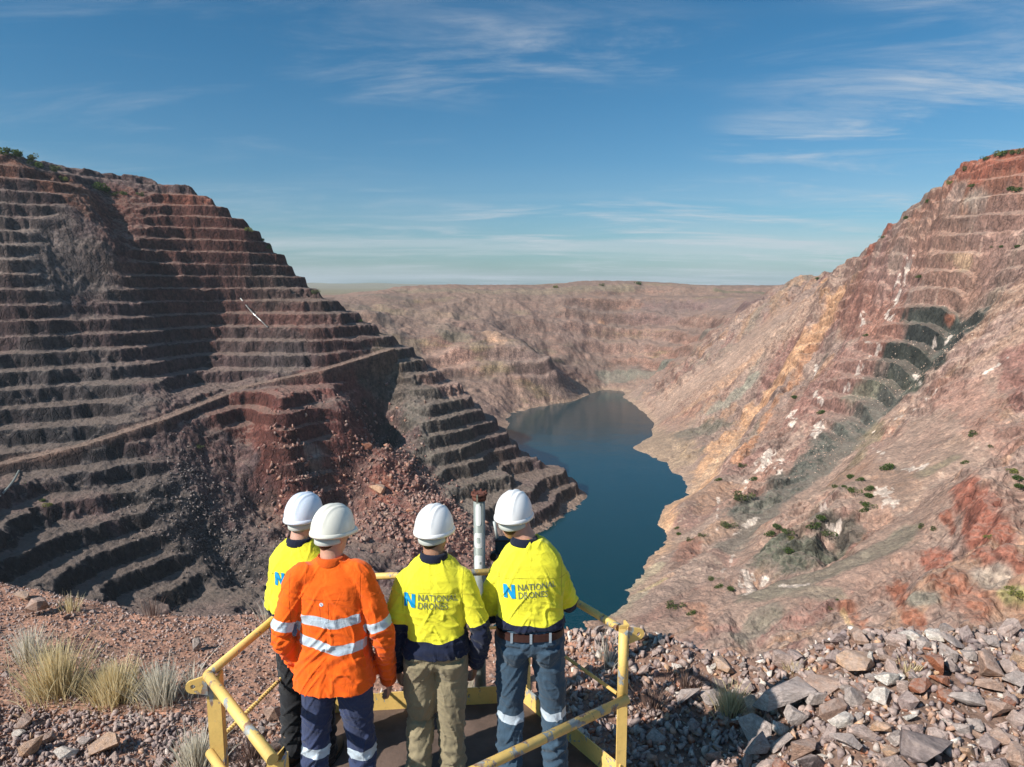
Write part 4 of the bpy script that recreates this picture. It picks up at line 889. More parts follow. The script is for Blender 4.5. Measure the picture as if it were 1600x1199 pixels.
def wrap(outer, inner, zc, name):
    """flat shape (s, h) laid round the pipe; s to the right as the camera sees it"""
    V = []; F = []; n = len(outer); r_ = PR + .0016
    def P(s, h): a = -math.pi / 2 - 0.12 + s / r_; return (mx + r_ * math.cos(a), my + r_ * math.sin(a), zc + h)
    K = 6
    for j in range(K + 1):
        f = j / K
        for i in range(n):
            s = outer[i][0] * (1 - f) + inner[i][0] * f; h = outer[i][1] * (1 - f) + inner[i][1] * f; V.append(P(s, h))
    for j in range(K):
        for i in range(n): F.append((j * n + i, j * n + (i + 1) % n, (j + 1) * n + (i + 1) % n, (j + 1) * n + i))
    return pp(name, (V, F), M_WPAINT, mk, True, O0)
def stadium(w_, h_, n=28): return [(w_ * math.copysign(abs(math.cos(a)) ** .6, math.cos(a)), h_ * math.copysign(abs(math.sin(a)) ** .45, math.sin(a))) for a in np.arange(n) * 2 * math.pi / n]
def zpx(py): return float(at(750, py, y=5.01)[2])
wrap(stadium(.022, (zpx(788) - zpx(822)) / 2), [(0, h) for _, h in stadium(0, .06)], (zpx(788) + zpx(822)) / 2, 'painted_mark')
wrap(stadium(.036, (zpx(833) - zpx(857)) / 2), stadium(.015, .022), (zpx(833) + zpx(857)) / 2, 'painted_mark')
wrap(stadium(.036, (zpx(868) - zpx(893)) / 2), [(.015 + a * .25, b * .2) for a, b in stadium(.03, .05)], (zpx(868) + zpx(893)) / 2, 'painted_mark')

# ------------------------------------------------------------------ instrument on the rail
ib = at(787, 856, y=5.2); O1 = Vector((float(ib[0]), 5.2, gb - .15))
inst = empty("instrument_box", O1); tag(inst, 'dark teal instrument box with a pale antenna, showing left of the tallest man\'s neck', 'instrument')
M_TEAL = simple_mat("dark_teal_case", (0.015, 0.05, 0.065), 0.35, var=.2); M_BLK = simple_mat("black_rubber", (0.02, 0.02, 0.022), 0.5, var=.1); M_PALE = simple_mat("pale_grey_tube", (0.5, 0.54, 0.52), 0.5)
cx, cz0 = float(ib[0]), float(ib[2])
pp('case', boxb((cx - .065, 5.2, cz0), (cx + .07, 5.2, cz0), .09, .13), M_TEAL, inst, False, O1)
pp('case_lid', boxb((cx - .068, 5.2, cz0 + .071), (cx + .073, 5.2, cz0 + .071), .094, .012), M_BLK, inst, False, O1)
pp('lens', tube((cx - .066, 5.15, cz0 - .03), (cx - .075, 5.08, cz0 - .03), .03, 16), M_BLK, inst, True, O1)
pp('mast', tube((cx, 5.2, gb - .15), (cx, 5.2, cz0 - .066), .025), M_PIPE, inst, True, O1)
pp('antenna', tube((cx - .05, 5.2, cz0 + .078), (cx - .073, 5.2, cz0 + .21), .011, 10), M_PALE, inst, True, O1)
# ------------------------------------------------------------------ people
from mathutils import noise as mn
def ring(c, rx, ry, n=24, p=2.3, q=None):
    out = []
    for k in range(n):
        a = 2 * math.pi * k / n; ca, sa = math.cos(a), math.sin(a)
        v = Vector((rx * math.copysign(abs(ca) ** (2 / p), ca), ry * math.copysign(abs(sa) ** (2 / p), sa), 0))
        if q is not None: v = q @ v
        out.append(Vector(c) + v)
    return out
def loft(rings, bm):
    vs = [[bm.verts.new(p) for p in r] for r in rings]; n = len(rings[0])
    for a, b in zip(vs[:-1], vs[1:]):
        for k in range(n): bm.faces.new((a[k], a[(k + 1) % n], b[(k + 1) % n], b[k]))
    bm.faces.new(vs[0][::-1]); bm.faces.new(vs[-1])
def limb(bm, pts, rad, n=16, sub=5, flat=1.0):
    """tapered limb along a smooth path through pts (Catmull-Rom), rounded ends"""
    P = [Vector(p) for p in pts]; P = [P[0] * 2 - P[1]] + P + [P[-1] * 2 - P[-2]]; rad = list(rad); path = []
    for i in range(1, len(P) - 2):
        for s in range(sub):
            t = s / sub; a, b, c, d = P[i - 1], P[i], P[i + 1], P[i + 2]
            v = 0.5 * ((2 * b) + (c - a) * t + (2 * a - 5 * b + 4 * c - d) * t * t + (3 * b - a - 3 * c + d) * t ** 3)
            path.append((v, rad[i - 1] * (1 - t) + rad[i] * t))
    path.append((P[-2], rad[-1]))
    d0 = (path[0][0] - path[1][0]).normalized(); d1 = (path[-1][0] - path[-2][0]).normalized()
    path = [(path[0][0] + d0 * path[0][1] * .8, path[0][1] * .35), (path[0][0] + d0 * path[0][1] * .45, path[0][1] * .8)] + path + [(path[-1][0] + d1 * path[-1][1] * .45, path[-1][1] * .8), (path[-1][0] + d1 * path[-1][1] * .8, path[-1][1] * .35)]
    rings = []
    for i, (c, r_) in enumerate(path):
        d = (path[min(i + 1, len(path) - 1)][0] - path[max(i - 1, 0)][0]).normalized(); q = d.to_track_quat('Z', 'Y')
        rings.append(ring(c, r_, r_ * flat, n, 2.0, q))
    loft(rings, bm)
def solidify_union(bm, voxel, smooth=2, name='tmp'):
    bmesh.ops.recalc_face_normals(bm, faces=bm.faces[:])
    me = bpy.data.meshes.new(name); bm.to_mesh(me); bm.free()
    o = bpy.data.objects.new(name, me); C.objects.link(o)
    m = o.modifiers.new('r', 'REMESH'); m.mode = 'VOXEL'; m.voxel_size = voxel; m.use_smooth_shade = True
    if smooth: s = o.modifiers.new('s', 'SMOOTH'); s.iterations = smooth; s.factor = 0.5
    bpy.context.view_layer.update(); dg = bpy.context.evaluated_depsgraph_get()
    res = bpy.data.meshes.new_from_object(o.evaluated_get(dg)); bpy.data.objects.remove(o); bpy.data.meshes.remove(me)
    return res
def cloth_mat(name, c1, c2=None, rough=0.85, scale=1.0, band=None):
    m = bpy.data.materials.new(name); m.use_nodes = True; t = m.node_tree; b = t.nodes['Principled BSDF']
    b.inputs['Roughness'].default_value = rough; b.inputs['Specular IOR Level'].default_value = 0.2
    b.inputs['Sheen Weight'].default_value = 0.15
    co = t.nodes.new('ShaderNodeTexCoord').outputs['Object']
    c = mixc(t, 1.0, c1, ramp_c(t, noise_n(t, co, 7, 4, .6), (.86, .86, .86), (1.1, 1.1, 1.1), .3, .7), 'MULTIPLY')
    if c2:
        a = t.nodes.new('ShaderNodeAttribute'); a.attribute_name = 'nav'; c = mixc(t, ramp_n(t, a.outputs['Fac'], -.001, .001), c, mixc(t, noise_n(t, co, 7, 3, .5), tuple(x * .7 for x in c2), tuple(x * 1.25 for x in c2)))
    seam = t.nodes.new('ShaderNodeAttribute'); seam.attribute_name = 'seam'; sf = ramp_n(t, seam.outputs['Fac'], .0012, .0035, 1.0, 0.0)
    c = mixc(t, math_n(t, 'MULTIPLY', sf, .55), c, mixc(t, 1.0, c, (.45, .42, .4), 'MULTIPLY'))
    if band:
        a = t.nodes.new('ShaderNodeAttribute'); a.attribute_name = 'band'; bf = ramp_n(t, a.outputs['Fac'], -.001, .001)
        c = mixc(t, bf, c, (0.55, 0.64, 0.72)); L(t, math_n(t, 'MULTIPLY', bf, .15), b.inputs['Metallic'])
        L(t, ramp_n(t, bf, 0, 1, rough, .42), b.inputs['Roughness'])
    L(t, c, b.inputs['Base Color'])
    w_ = t.nodes.new('ShaderNodeTexNoise'); w_.inputs['Scale'].default_value = 26; w_.inputs['Detail'].default_value = 6; w_.inputs['Roughness'].default_value = .6; L(t, mapping_n(t, co, (1, 1, .6), (0, .5, 0)), w_.inputs['Vector'])
    rf = noise_n(t, mapping_n(t, co, (1, 1, .42), (0, .6, .2)), 13, 3, .5, 1.1); rf = math_n(t, 'ABSOLUTE', math_n(t, 'SUBTRACT', rf, .5))
    rg_ = noise_n(t, mapping_n(t, co, (.4, 1, 1.2), (0, -.3, .4)), 17, 3, .5, 1.3); rg_ = math_n(t, 'ABSOLUTE', math_n(t, 'SUBTRACT', rg_, .5))
    cre = math_n(t, 'ADD', ramp_n(t, rf, 0, .07, 1.0, 0.0), math_n(t, 'MULTIPLY', ramp_n(t, rg_, 0, .06, 1.0, 0.0), .7))
    h = math_n(t, 'ADD', math_n(t, 'MULTIPLY', w_.outputs[0], 0.3), math_n(t, 'ADD', math_n(t, 'MULTIPLY', sf, -.4), math_n(t, 'MULTIPLY', cre, .16)))
    bu = t.nodes.new('ShaderNodeBump'); bu.inputs['Strength'].default_value = .8; bu.inputs['Distance'].default_value = .006; L(t, h, bu.inputs['Height']); L(t, bu.outputs[0], b.inputs['Normal'])
    return m
NAVY = (0.012, 0.018, 0.045)
M_YSHIRT = cloth_mat("yellow_cloth", (0.86, 0.80, 0.045), NAVY); M_OSHIRT = cloth_mat("orange_cloth", (0.95, 0.135, 0.008), band=True)
M_NAVY = cloth_mat("navy_cloth", NAVY); M_OCOL = cloth_mat("orange_collar_cloth", (0.95, 0.14, 0.01))
M_TBLUE = cloth_mat("navy_trouser_cloth", (0.040, 0.055, 0.12), band=True); M_TSLATE = cloth_mat("slate_trouser_cloth", (0.045, 0.082, 0.125), band=True)
M_TKHAKI = cloth_mat("khaki_cloth", (0.27, 0.225, 0.14)); M_TBLACK = cloth_mat("black_cloth", (0.018, 0.019, 0.022))
M_BELT = simple_mat("brown_leather", (0.045, 0.018, 0.014), .5, 0, .001, 60, .3); M_BOOT = simple_mat("boot_leather", (0.10, 0.065, 0.04), .7, 0, .002, 40, .4); M_SOLE = simple_mat("rubber_sole", (0.02, 0.018, 0.016), .8)
M_HAIR = simple_mat("brown_hair", (0.055, 0.028, 0.015), .6, 0, .004, 160, .5, 60); M_HAIRD = simple_mat("dark_hair", (0.02, 0.013, 0.009), .6, 0, .004, 160, .5, 60); M_HAIRG = simple_mat("grey_hair", (0.28, 0.26, 0.25), .6, 0, .004, 160, .4, 60)
M_EYE = simple_mat("eye_white", (0.7, 0.7, 0.68), .2, var=.02); M_IRIS = simple_mat("iris_dark", (0.03, 0.02, 0.012), .2)
def skin_mat(name, c):
    m = simple_mat(name, c, .55, 0, .0006, 90, .16, 14); b = m.node_tree.nodes['Principled BSDF']; b.inputs['Subsurface Weight'].default_value = .12; b.inputs['Subsurface Radius'].default_value = (.01, .004, .002); b.inputs['Subsurface Scale'].default_value = .5
    return m
def helmet_mat(name, c): return simple_mat(name, c, .28, 0, .0004, 12, .03, 5, .5)
M_HWHITE = helmet_mat("white_helmet_shell", (.88, .88, .87)); M_HCREAM = helmet_mat("cream_helmet_shell", (.80, .78, .68)); M_HBLUE = helmet_mat("cool_white_helmet_shell", (.74, .82, .93)); M_STRAP = simple_mat("grey_harness_plastic", (.50, .53, .50), .5)
M_LOGO = simple_mat("cyan_print", (0.0, 0.30, 0.62), .6, var=.05); M_GPRINT = simple_mat("grey_print", (0.20, 0.23, 0.13), .7, var=.1); M_BADGE = simple_mat("badge_print", (0.35, 0.35, 0.62), .6)

def fold(p, sd, k=1.0):
    """cloth folds: ridged noise pulled along a slanted direction"""
    q = mn.noise(Vector((p.x * 3 + sd, p.y * 3, p.z * 3))) * .7
    sgn = 1 if p.x > 0 else -1
    a = mn.noise(Vector((p.x * 15 + p.z * 9 * sgn + sd + q, p.y * 12, p.z * 4.5 - p.x * 3 + sd))); a = math.exp(-(a / .13) ** 2)
    b = mn.noise(Vector((p.x * 5 - p.z * 6 * sgn - sd, p.y * 7, p.z * 15 + p.x * 7 + q))); b = math.exp(-(b / .12) ** 2)
    c = mn.noise(Vector((p.x * 6, p.y * 6, p.z * 5 + sd)))
    return k * (0.0062 * a * a + 0.0042 * b + 0.007 * c - .003)

def seg_par(P, path):
    """closest distance and running length along a polyline, numpy"""
    best = np.full(len(P), 9.0); par = np.zeros(len(P)); acc = 0
    for a, b in zip(path[:-1], path[1:]):
        a = np.array(a); b = np.array(b); d = b - a; l = np.linalg.norm(d); t = np.clip(((P - a) @ d) / (l * l), 0, 1)
        q = np.linalg.norm(P - a - t[:, None] * d, axis=1); m = q < best; best = np.where(m, q, best); par = np.where(m, acc + t * l, par); acc += l
    return best, par

def hand_chain(bm, wrist, direc, side, curl=0.5, palm_in=None):
    """palm and five fingers; direc = forearm direction, palm_in = unit vector towards which the palm faces"""
    d = Vector(direc).normalized(); n = Vector(palm_in or (-side, 0, 0)).normalized(); n = (n - d * n.dot(d)).normalized(); s = d.cross(n).normalized()   # across the palm
    if s.y < 0: s = -s                      # thumb side is forward
    w_ = Vector(wrist)
    limb(bm, [w_ - d * .04, w_ + d * .02], [.026, .027], 12, 2, .8)
    rings = []
    for f, hw, ht in ((0, .026, .017), (.025, .034, .016), (.06, .041, .014), (.088, .040, .012), (.098, .033, .009)):
        rings.append([w_ + d * f + s * (hw * math.cos(a)) + n * (ht * math.sin(a)) for a in np.arange(14) * 2 * math.pi / 14])
    loft(rings, bm)
    for off, ln in ((.030, .072), (.010, .080), (-.011, .074), (-.030, .058)):
        b = w_ + d * .088 + s * off; c1 = curl * .6; c2 = curl * 1.5; c3 = curl * 2.2
        p1 = b + (d * math.cos(c1) + n * math.sin(c1)) * ln * .45; p2 = p1 + (d * math.cos(c2) + n * math.sin(c2)) * ln * .32; p3 = p2 + (d * math.cos(c3) + n * math.sin(c3)) * ln * .25
        limb(bm, [b - d * .012, p1, p2, p3], [.0098, .0090, .0082, .0070], 8, 3)
    t0 = w_ + d * .022 + s * .026; t1 = w_ + d * .052 + s * .050 + n * .012; t2 = w_ + d * .082 + s * .052 + n * .026; limb(bm, [t0, t1, t2], [.014, .0115, .0090], 8, 3)

def make_person(label, pos, yaw, Hs, helmet, shirt, trous, collar, skin_c, hair, head_off, head_yaw, head_tilt, arms, legs, seed, hem_z, nav_z=None, arm_nav=None, bands=None, tband=None, belt=False, logo=None, badge=None, seat=1.0, girth=1.0):
    """arms: {-1: [shoulder, elbow, wrist], 1: ...} in local coordinates (x right, y forward, z up from the soles)"""
    root = empty("person", pos, yaw); tag(root, label, 'person', 'men on the lookout platform')
    sk = skin_mat("skin_tone", skin_c)
    Z = lambda z: z * Hs
    g = girth
    hc = Vector(head_off) + Vector((0, 0, Z(1.612)))      # head centre
    neck0 = Vector((0, -.01, Z(1.47)))
    # ---- body
    bm = bmesh.new()
    loft([ring((0, 0, Z(z)), a * g, b * g, 22) for z, a, b in ((.86, .12, .09), (.93, .155, .105), (1.05, .14, .095), (1.18, .145, .095), (1.32, .155, .10), (1.39, .135, .085), (1.44, .10, .07), (1.48, .062, .058))], bm)
    limb(bm, [neck0 - Vector((0, 0, .05)), neck0.lerp(hc, .45), hc - Vector((0, .012, .03))], [.066, .060, .066], 18, 4)
    hr = []
    Rh = Euler((head_tilt, 0, head_yaw)).to_matrix()
    for z, a, f, bk in ((-.118, .03, .045, .0), (-.105, .046, .068, .03), (-.075, .060, .084, .062), (-.035, .068, .090, .082), (.0, .073, .094, .092), (.04, .075, .093, .096), (.08, .068, .083, .088), (.105, .050, .060, .066), (.118, .022, .028, .03)):
        r_ = []
        for k in range(24):
            an = 2 * math.pi * k / 24; y = math.sin(an); r_.append(hc + Rh @ Vector((a * math.cos(an), (f if y > 0 else bk) * y, z)))
        hr.append(r_)
    loft(hr, bm)
    def hl(x, y, z): return hc + Rh @ Vector((x, y, z))
    limb(bm, [hl(0, .085, .02), hl(0, .104, -.018), hl(0, .112, -.032)], [.008, .011, .013], 8, 3)            # nose
    limb(bm, [hl(-.022, .082, -.062), hl(0, .091, -.060), hl(.022, .082, -.062)], [.005, .0075, .005], 8, 3)   # mouth
    limb(bm, [hl(-.03, .080, .030), hl(0, .088, .032), hl(.03, .080, .030)], [.008, .009, .008], 8, 3)         # brow
    for s in (-1, 1): limb(bm, [hl(s * .074, -.012, .028), hl(s * .086, -.022, .010), hl(s * .080, -.014, -.020), hl(s * .073, -.004, -.032)], [.009, .012, .009, .007], 8, 3, .7)
    for s, (sh, el, wr) in arms.items():
        limb(bm, [Vector(sh) + Vector((-s * .045, 0, -.03)), el, wr], [.040, .034, .026], 14, 6); d = (Vector(wr) - Vector(el)).normalized()
        hand_chain(bm, wr, d, s, .55 if s > 0 else .5)
    for s, (hp, kn, an) in legs.items():
        limb(bm, [hp, kn, an], [.078, .050, .036], 14, 6)
    body = solidify_union(bm, .0058, 2); body.materials.append(sk); bo = link(body, "body", root)
    for s in (-1, 1):
        bm = bmesh.new(); bmesh.ops.create_uvsphere(bm, u_segments=14, v_segments=10, radius=.0125, matrix=Matrix.Translation(hl(s * .031, .080, .012))); me = bpy.data.meshes.new("eye"); bm.to_mesh(me); bm.free(); me.materials.append(M_EYE); e = link(me, "eye", bo)
        bm = bmesh.new(); bmesh.ops.create_uvsphere(bm, u_segments=10, v_segments=8, radius=.0065, matrix=Matrix.Translation(hl(s * .031, .0875, .012))); me = bpy.data.meshes.new("iris"); bm.to_mesh(me); bm.free(); me.materials.append(M_IRIS); link(me, "iris", bo)
    # ---- hair: short back and sides
    bm = bmesh.new(); rings = []
    for z, a, bk in ((-.074, .052, .066), (-.060, .062, .078), (-.03, .0715, .0885), (.0, .0765, .097), (.03, .079, .101), (.05, .079, .101)):
        rings.append([hl(a * math.cos(an), (bk if math.sin(an) < 0 else .03) * math.sin(an) - .001, z + (.012 * math.cos(an) ** 2 if z < -.05 else 0)) for an in np.linspace(math.pi - .15, 2 * math.pi + .15, 20)])
    vs = [[bm.verts.new(p) for p in r_] for r_ in rings]
    for a, b in zip(vs[:-1], vs[1:]):
        for k in range(19): bm.faces.new((a[k], a[k + 1], b[k + 1], b[k]))
    me = bpy.data.meshes.new("hair"); bm.to_mesh(me); bm.free(); me.materials.append(hair); ho = link(me, "hair", root)
    for p in me.polygons: p.use_smooth = True
    # ---- trousers
    bm = bmesh.new()
    loft([ring((0, -.005, Z(z)), a * g, b * g, 26, 2.5) for z, a, b in ((.845, .13, .10), (.88, .165, .122), (.93, .182, .132), (.99, .178, .122), (1.06, .168, .112))], bm)
    for s in (-1, 1): limb(bm, [(s * .085, -.045, Z(.98)), (s * .09, -.058, Z(.90)), (s * .092, -.03, Z(.82))], [.078, .092 * seat, .08], 16, 4)   # seat
    for s, (hp, kn, an) in legs.items():
        hp, kn, an = Vector(hp), Vector(kn), Vector(an); limb(bm, [hp + Vector((0, 0, .03)), hp.lerp(kn, .45), kn, kn.lerp(an, .5), an + Vector((0, 0, .01)), an - Vector((0, .0, .035))], [.104, .097, .080, .077, .074, .074], 18, 6)
    tm = solidify_union(bm, .0075, 4); n = len(tm.vertices); co = np.zeros(n * 3); tm.vertices.foreach_get('co', co); co = co.reshape(-1, 3); no = np.zeros(n * 3); tm.vertices.foreach_get('normal', no); no = no.reshape(-1, 3)
    dsp = np.array([fold(Vector(c), seed + 50, 1.0 + .5 * (c[2] < Z(.5))) for c in co])
    knee = np.array([0.006 * math.sin(c[2] * 95 + 3 * math.sin(c[0] * 20)) * math.exp(-((c[2] - Z(.2)) / .16) ** 2) for c in co])     # stacked folds above the boots
    co2 = co + no * (dsp + knee)[:, None]; tm.vertices.foreach_set('co', co2.ravel())
    tz = co[:, 2] + .008 * np.sin(co[:, 0] * 30 + seed)
    def addattr(m_, nm, v):
        a = m_.attributes.new(nm, 'FLOAT', 'POINT'); a.data.foreach_set('value', np.asarray(v, np.float32))
    addattr(tm, 'band', (.026 - np.abs(tz - tband)) if tband else np.full(n, -1.0))
    addattr(tm, 'nav', np.full(n, -1.0)); addattr(tm, 'seam', np.where(co[:, 2] > Z(.80), np.abs(co[:, 0] + .002), np.abs(co[:, 0] * 0 + 1)))
    tm.materials.append(trous); tro = link(tm, "trousers", root)
    # ---- shirt
    bm = bmesh.new()
    prof = [(hem_z, .200 + .08 * (.96 - hem_z), .148 + .14 * (.96 - hem_z)), (hem_z + .05, .195 + .08 * (.96 - hem_z), .145 + .12 * (.96 - hem_z)), (1.05, .184, .137), (1.14, .184, .134), (1.25, .192, .132), (1.33, .192, .128), (1.39, .178, .118), (1.43, .152, .104), (1.465, .120, .090), (1.49, .092, .078), (1.51, .070, .066)]
    loft([ring((0, -.004, Z(z)), a * g, b * g, 30, 2.6) for z, a, b in prof], bm)
    for s, (sh, el, wr) in arms.items():
        sh, el, wr = Vector(sh), Vector(el), Vector(wr); limb(bm, [sh + Vector((-s * .085, 0, .022)), sh + Vector((-s * .012, 0, -.004)), sh.lerp(el, .55), el, el.lerp(wr, .5), wr + (wr - el).normalized() * -.005], [.062, .074, .067, .060, .055, .045], 20, 5)
    sm = solidify_union(bm, .0065, 5); n = len(sm.vertices); co = np.zeros(n * 3); sm.vertices.foreach_get('co', co); co = co.reshape(-1, 3); no = np.zeros(n * 3); sm.vertices.foreach_get('normal', no); no = no.reshape(-1, 3)
    AP = {}
    for s, (sh, el, wr) in arms.items(): AP[s] = (*seg_par(co, [sh, el, wr]), (Vector(el) - Vector(sh)).length)
    dT = np.maximum(0, np.abs(co[:, 0]) - .13 * g)
    s_arm = np.where(co[:, 0] < 0, -1, 1)
    da = np.where(s_arm < 0, AP[-1][0], AP[1][0]); pa_ = np.where(s_arm < 0, AP[-1][1], AP[1][1]); la = np.where(s_arm < 0, AP[-1][2], AP[1][2])
    tors = np.hypot(co[:, 0] / (.178 * g), co[:, 1] / (.14 * g)); isarm = (da < .088) & (tors > 1.0) & (pa_ > .05)
    dsp = np.array([fold(Vector(c), seed, 1.15) for c in co])
    yoke = np.exp(-((co[:, 2] - Z(1.40)) / .08) ** 2); dsp *= (1 - .65 * yoke * ~isarm)
    elb = np.where(isarm, .005 * np.sin(pa_ * 120 + 2 * np.sin(co[:, 1] * 40)) * np.exp(-((pa_ - la) / .07) ** 2), 0)
    wr_end = np.where(isarm, .004 * np.sin(pa_ * 110 + co[:, 1] * 30) * np.exp(-((pa_ - la - .2) / .06) ** 2), 0)
    bag = np.where(~isarm, .004 * np.sin(co[:, 2] * 70 + 5 * np.sin(co[:, 0] * 9 + seed)) * np.exp(-((co[:, 2] - Z(1.0)) / .07) ** 2), 0)
    co2 = co + no * (dsp + elb + wr_end + bag)[:, None]
    # curved shirt tail: lower in the middle of the back
    sm.vertices.foreach_set('co', co2.ravel())
    wav = .010 * np.sin(co[:, 0] * 14 + seed) + .006 * np.sin(co[:, 0] * 37 + seed * 2)
    nav = np.full(n, -1.0)
    if nav_z: nav = np.where(isarm, pa_ - arm_nav * la, (nav_z + wav) - co[:, 2])
    addattr(sm, 'nav', nav)
    bd = np.full(n, -1.0)
    if bands:
        wz = co[:, 2] + .014 * np.sin(co[:, 0] * 11 + 1.0) + .005 * np.sin(co[:, 0] * 33)
        bd = np.where(isarm, .026 - np.abs(pa_ - bands[2] * la), .027 - np.minimum(np.abs(wz - bands[0]), np.abs(wz - bands[1] + .02 * np.sin(co[:, 0] * 9))))
    addattr(sm, 'band', bd)
    back = co[:, 1] < 0
    seam = np.abs(co[:, 2] - Z(1.315) - .01 * np.cos(co[:, 0] * 12)) + (~back | isarm) * 1.0
    armhole = np.abs(np.abs(co[:, 0]) - .172 * g - .03 * (co[:, 2] - Z(1.3))) + ((co[:, 2] < Z(1.2)) | (co[:, 2] > Z(1.46))) * 1.0
    pleat = np.abs(np.abs(co[:, 0]) - .022) + (~back | (co[:, 2] > Z(1.31)) | (co[:, 2] < Z(1.2))) * 1.0
    addattr(sm, 'seam', np.minimum(np.minimum(seam, armhole), pleat))
    sm.materials.append(shirt); so = link(sm, "shirt", root)
    # ---- collar
    bm = bmesh.new(); cb = Vector((head_off[0] * .35, -.008, Z(1.492))); rings = []
    nx = .072; K = 28; prof = [(-.014, 1.06), (.010, .98), (.028, .92), (.032, .96), (.018, 1.06), (-.006, 1.17), (-.012, 1.15)]
    for dz, k_ in prof:
        rings.append([cb + Vector((nx * k_ * math.cos(a), nx * k_ * 1.02 * math.sin(a), dz * (1.0 if math.sin(a) < .3 else .6) - .018 * max(0, math.sin(a)))) for a in np.arange(K) * 2 * math.pi / K])
    vs = [[bm.verts.new(p) for p in r_] for r_ in rings]
    for a, b in zip(vs[:-1], vs[1:]):
        for k in range(K): bm.faces.new((a[k], a[(k + 1) % K], b[(k + 1) % K], b[k]))
    me = bpy.data.meshes.new("collar"); bm.to_mesh(me); bm.free(); me.materials.append(collar)
    for p in me.polygons: p.use_smooth = True
    link(me, "collar", so)
    # ---- cuffs
    for s, (sh, el, wr) in arms.items():
        bm = bmesh.new(); d = (Vector(wr) - Vector(el)).normalized(); w_ = Vector(wr); q = d.to_track_quat('Z', 'Y')
        loft([ring(w_ + d * f, r_, r_, 18, 2, q) for f, r_ in ((-.045, .044), (-.04, .049), (.0, .047), (.006, .044), (.002, .038))], bm)
        me = bpy.data.meshes.new("cuff"); bm.to_mesh(me); bm.free(); me.materials.append(collar)
        for p in me.polygons: p.use_smooth = True
        link(me, "cuff", so)
    # ---- belt
    if belt:
        bm = bmesh.new(); rings = [ring((0, -.006, Z(z)), a * g, b * g, 40, 2.5) for z, a, b in ((.962, .186, .136), (.963, .192, .142), (1.000, .190, .140), (1.001, .184, .134))]
        loft(rings, bm); me = bpy.data.meshes.new("belt"); bm.to_mesh(me); bm.free(); me.materials.append(M_BELT); be = link(me, "belt", tro)
        for x in (-.11, -.001, .11):
            yb = -.141 * g * (1 - abs(x / (.193 * g)) ** 2.5) ** .4 - .006
            V_, F_ = boxb((x, yb - .003, Z(.955)), (x, yb - .003, Z(1.012)), .014, .004, up=(0, 1, 0)); mesh_obj("belt_loop", V_, F_, trous, tro)
    # ---- boots
    for s, (hp, kn, an) in legs.items():
        bm = bmesh.new(); a = Vector(an); loft([ring((a.x, a.y + y, z), rx, ry, 18, 2.4) for z, y, rx, ry in ((.025, .055, .050, .145), (.06, .05, .050, .140), (.09, .02, .046, .10), (.12, .0, .045, .062), (.19, -.005, .046, .056))], bm)
        me = bpy.data.meshes.new("boot"); bm.to_mesh(me); bm.free(); me.materials.append(M_BOOT)
        for p in me.polygons: p.use_smooth = True
        b_ = link(me, "boot", root)
        bm = bmesh.new(); loft([ring((a.x, a.y + .055, z), .054, .150, 18, 2.4) for z in (.0, .026)], bm); me = bpy.data.meshes.new("sole"); bm.to_mesh(me); bm.free(); me.materials.append(M_SOLE); link(me, "sole", b_)
    # ---- hard hat
    hh = empty("hard_hat", hc + Vector((0, 0, 0))); hh.parent = root; hh.rotation_euler = Euler((head_tilt + .04, 0, head_yaw))
    NT, NP = 72, 30; V = []; F = []; A, B, Hh = .106, .129, .142; z0 = .024
    for j in range(NP + 1):
        ph = (math.pi / 2) * j / NP
        for i in range(NT):
            th = 2 * math.pi * i / NT; cx_, cy_ = math.cos(th), math.sin(th)
            rr_ = math.cos(ph) ** .80; zz = math.sin(ph) ** .95
            x, y, z = A * rr_ * cx_, B * rr_ * cy_, z0 + Hh * zz
            # three raised ribs running front to back
            fade = sstep(.15, .45, np.array(zz)) * (1 if True else 0)
            rib = .0052 * math.exp(-((abs(x) - .000) / .0135) ** 4) + .0038 * math.exp(-((abs(x) - .036) / .007) ** 4)
            k = 1 + rib * float(fade) / .12
            # hollows between the ribs at the back and front
            if abs(cy_) > .5: k -= .009 * float(sstep(.2, .5, np.array(zz)) * sstep(.95, .7, np.array(zz))) * math.exp(-((abs(x) - .020) / .008) ** 2)
            V.append((x * k, y * k, z0 + (z - z0) * k))
    for j in range(NP):
        for i in range(NT): F.append((j * NT + i, j * NT + (i + 1) % NT, (j + 1) * NT + (i + 1) % NT, (j + 1) * NT + i))
    F.append(tuple(range(NP * NT, NP * NT + NT)))
    so_ = mesh_obj("shell", V, F, helmet, hh, True)
    V = []; F = []; prof = [(1.0, z0 + .010), (1.035, z0 + .006), (1.055, z0 - .004), (1.05, z0 - .014), (1.0, z0 - .010), (.97, z0 - .006), (.97, z0 + .008)]
    for k_, zz in prof:
        for i in range(NT):
            th = 2 * math.pi * i / NT; cx_, cy_ = math.cos(th), math.sin(th); pk = max(0, cy_) ** 3
            e = (k_ - 1) if k_ > 1 else 0
            f = 1 + (k_ - 1) * .8 + e * 4.2 * pk; V.append((A * f * cx_, B * f * cy_, zz - pk * e * .12 - .006 * max(0, -cy_) * (k_ >= 1)))
    n_ = len(prof)
    for j in range(n_):
        for i in range(NT): F.append((j * NT + i, ((j + 1) % n_) * NT + i, ((j + 1) % n_) * NT + (i + 1) % NT, j * NT + (i + 1) % NT))
    mesh_obj("brim", V, F, helmet, hh, True)
    V = []; F = []; K = 26
    for j, (f, zz) in enumerate(((.80, .012), (.80, -.026), (.765, -.030), (.765, .010))):
        for i in range(K):
            an = math.pi * (1.06 + .88 * i / (K - 1)); V.append((A * f * math.cos(an), (B * f + .002) * math.sin(an), zz - .012 * math.sin(math.pi * i / (K - 1)) * (1 if j in (1, 2) else 0)))
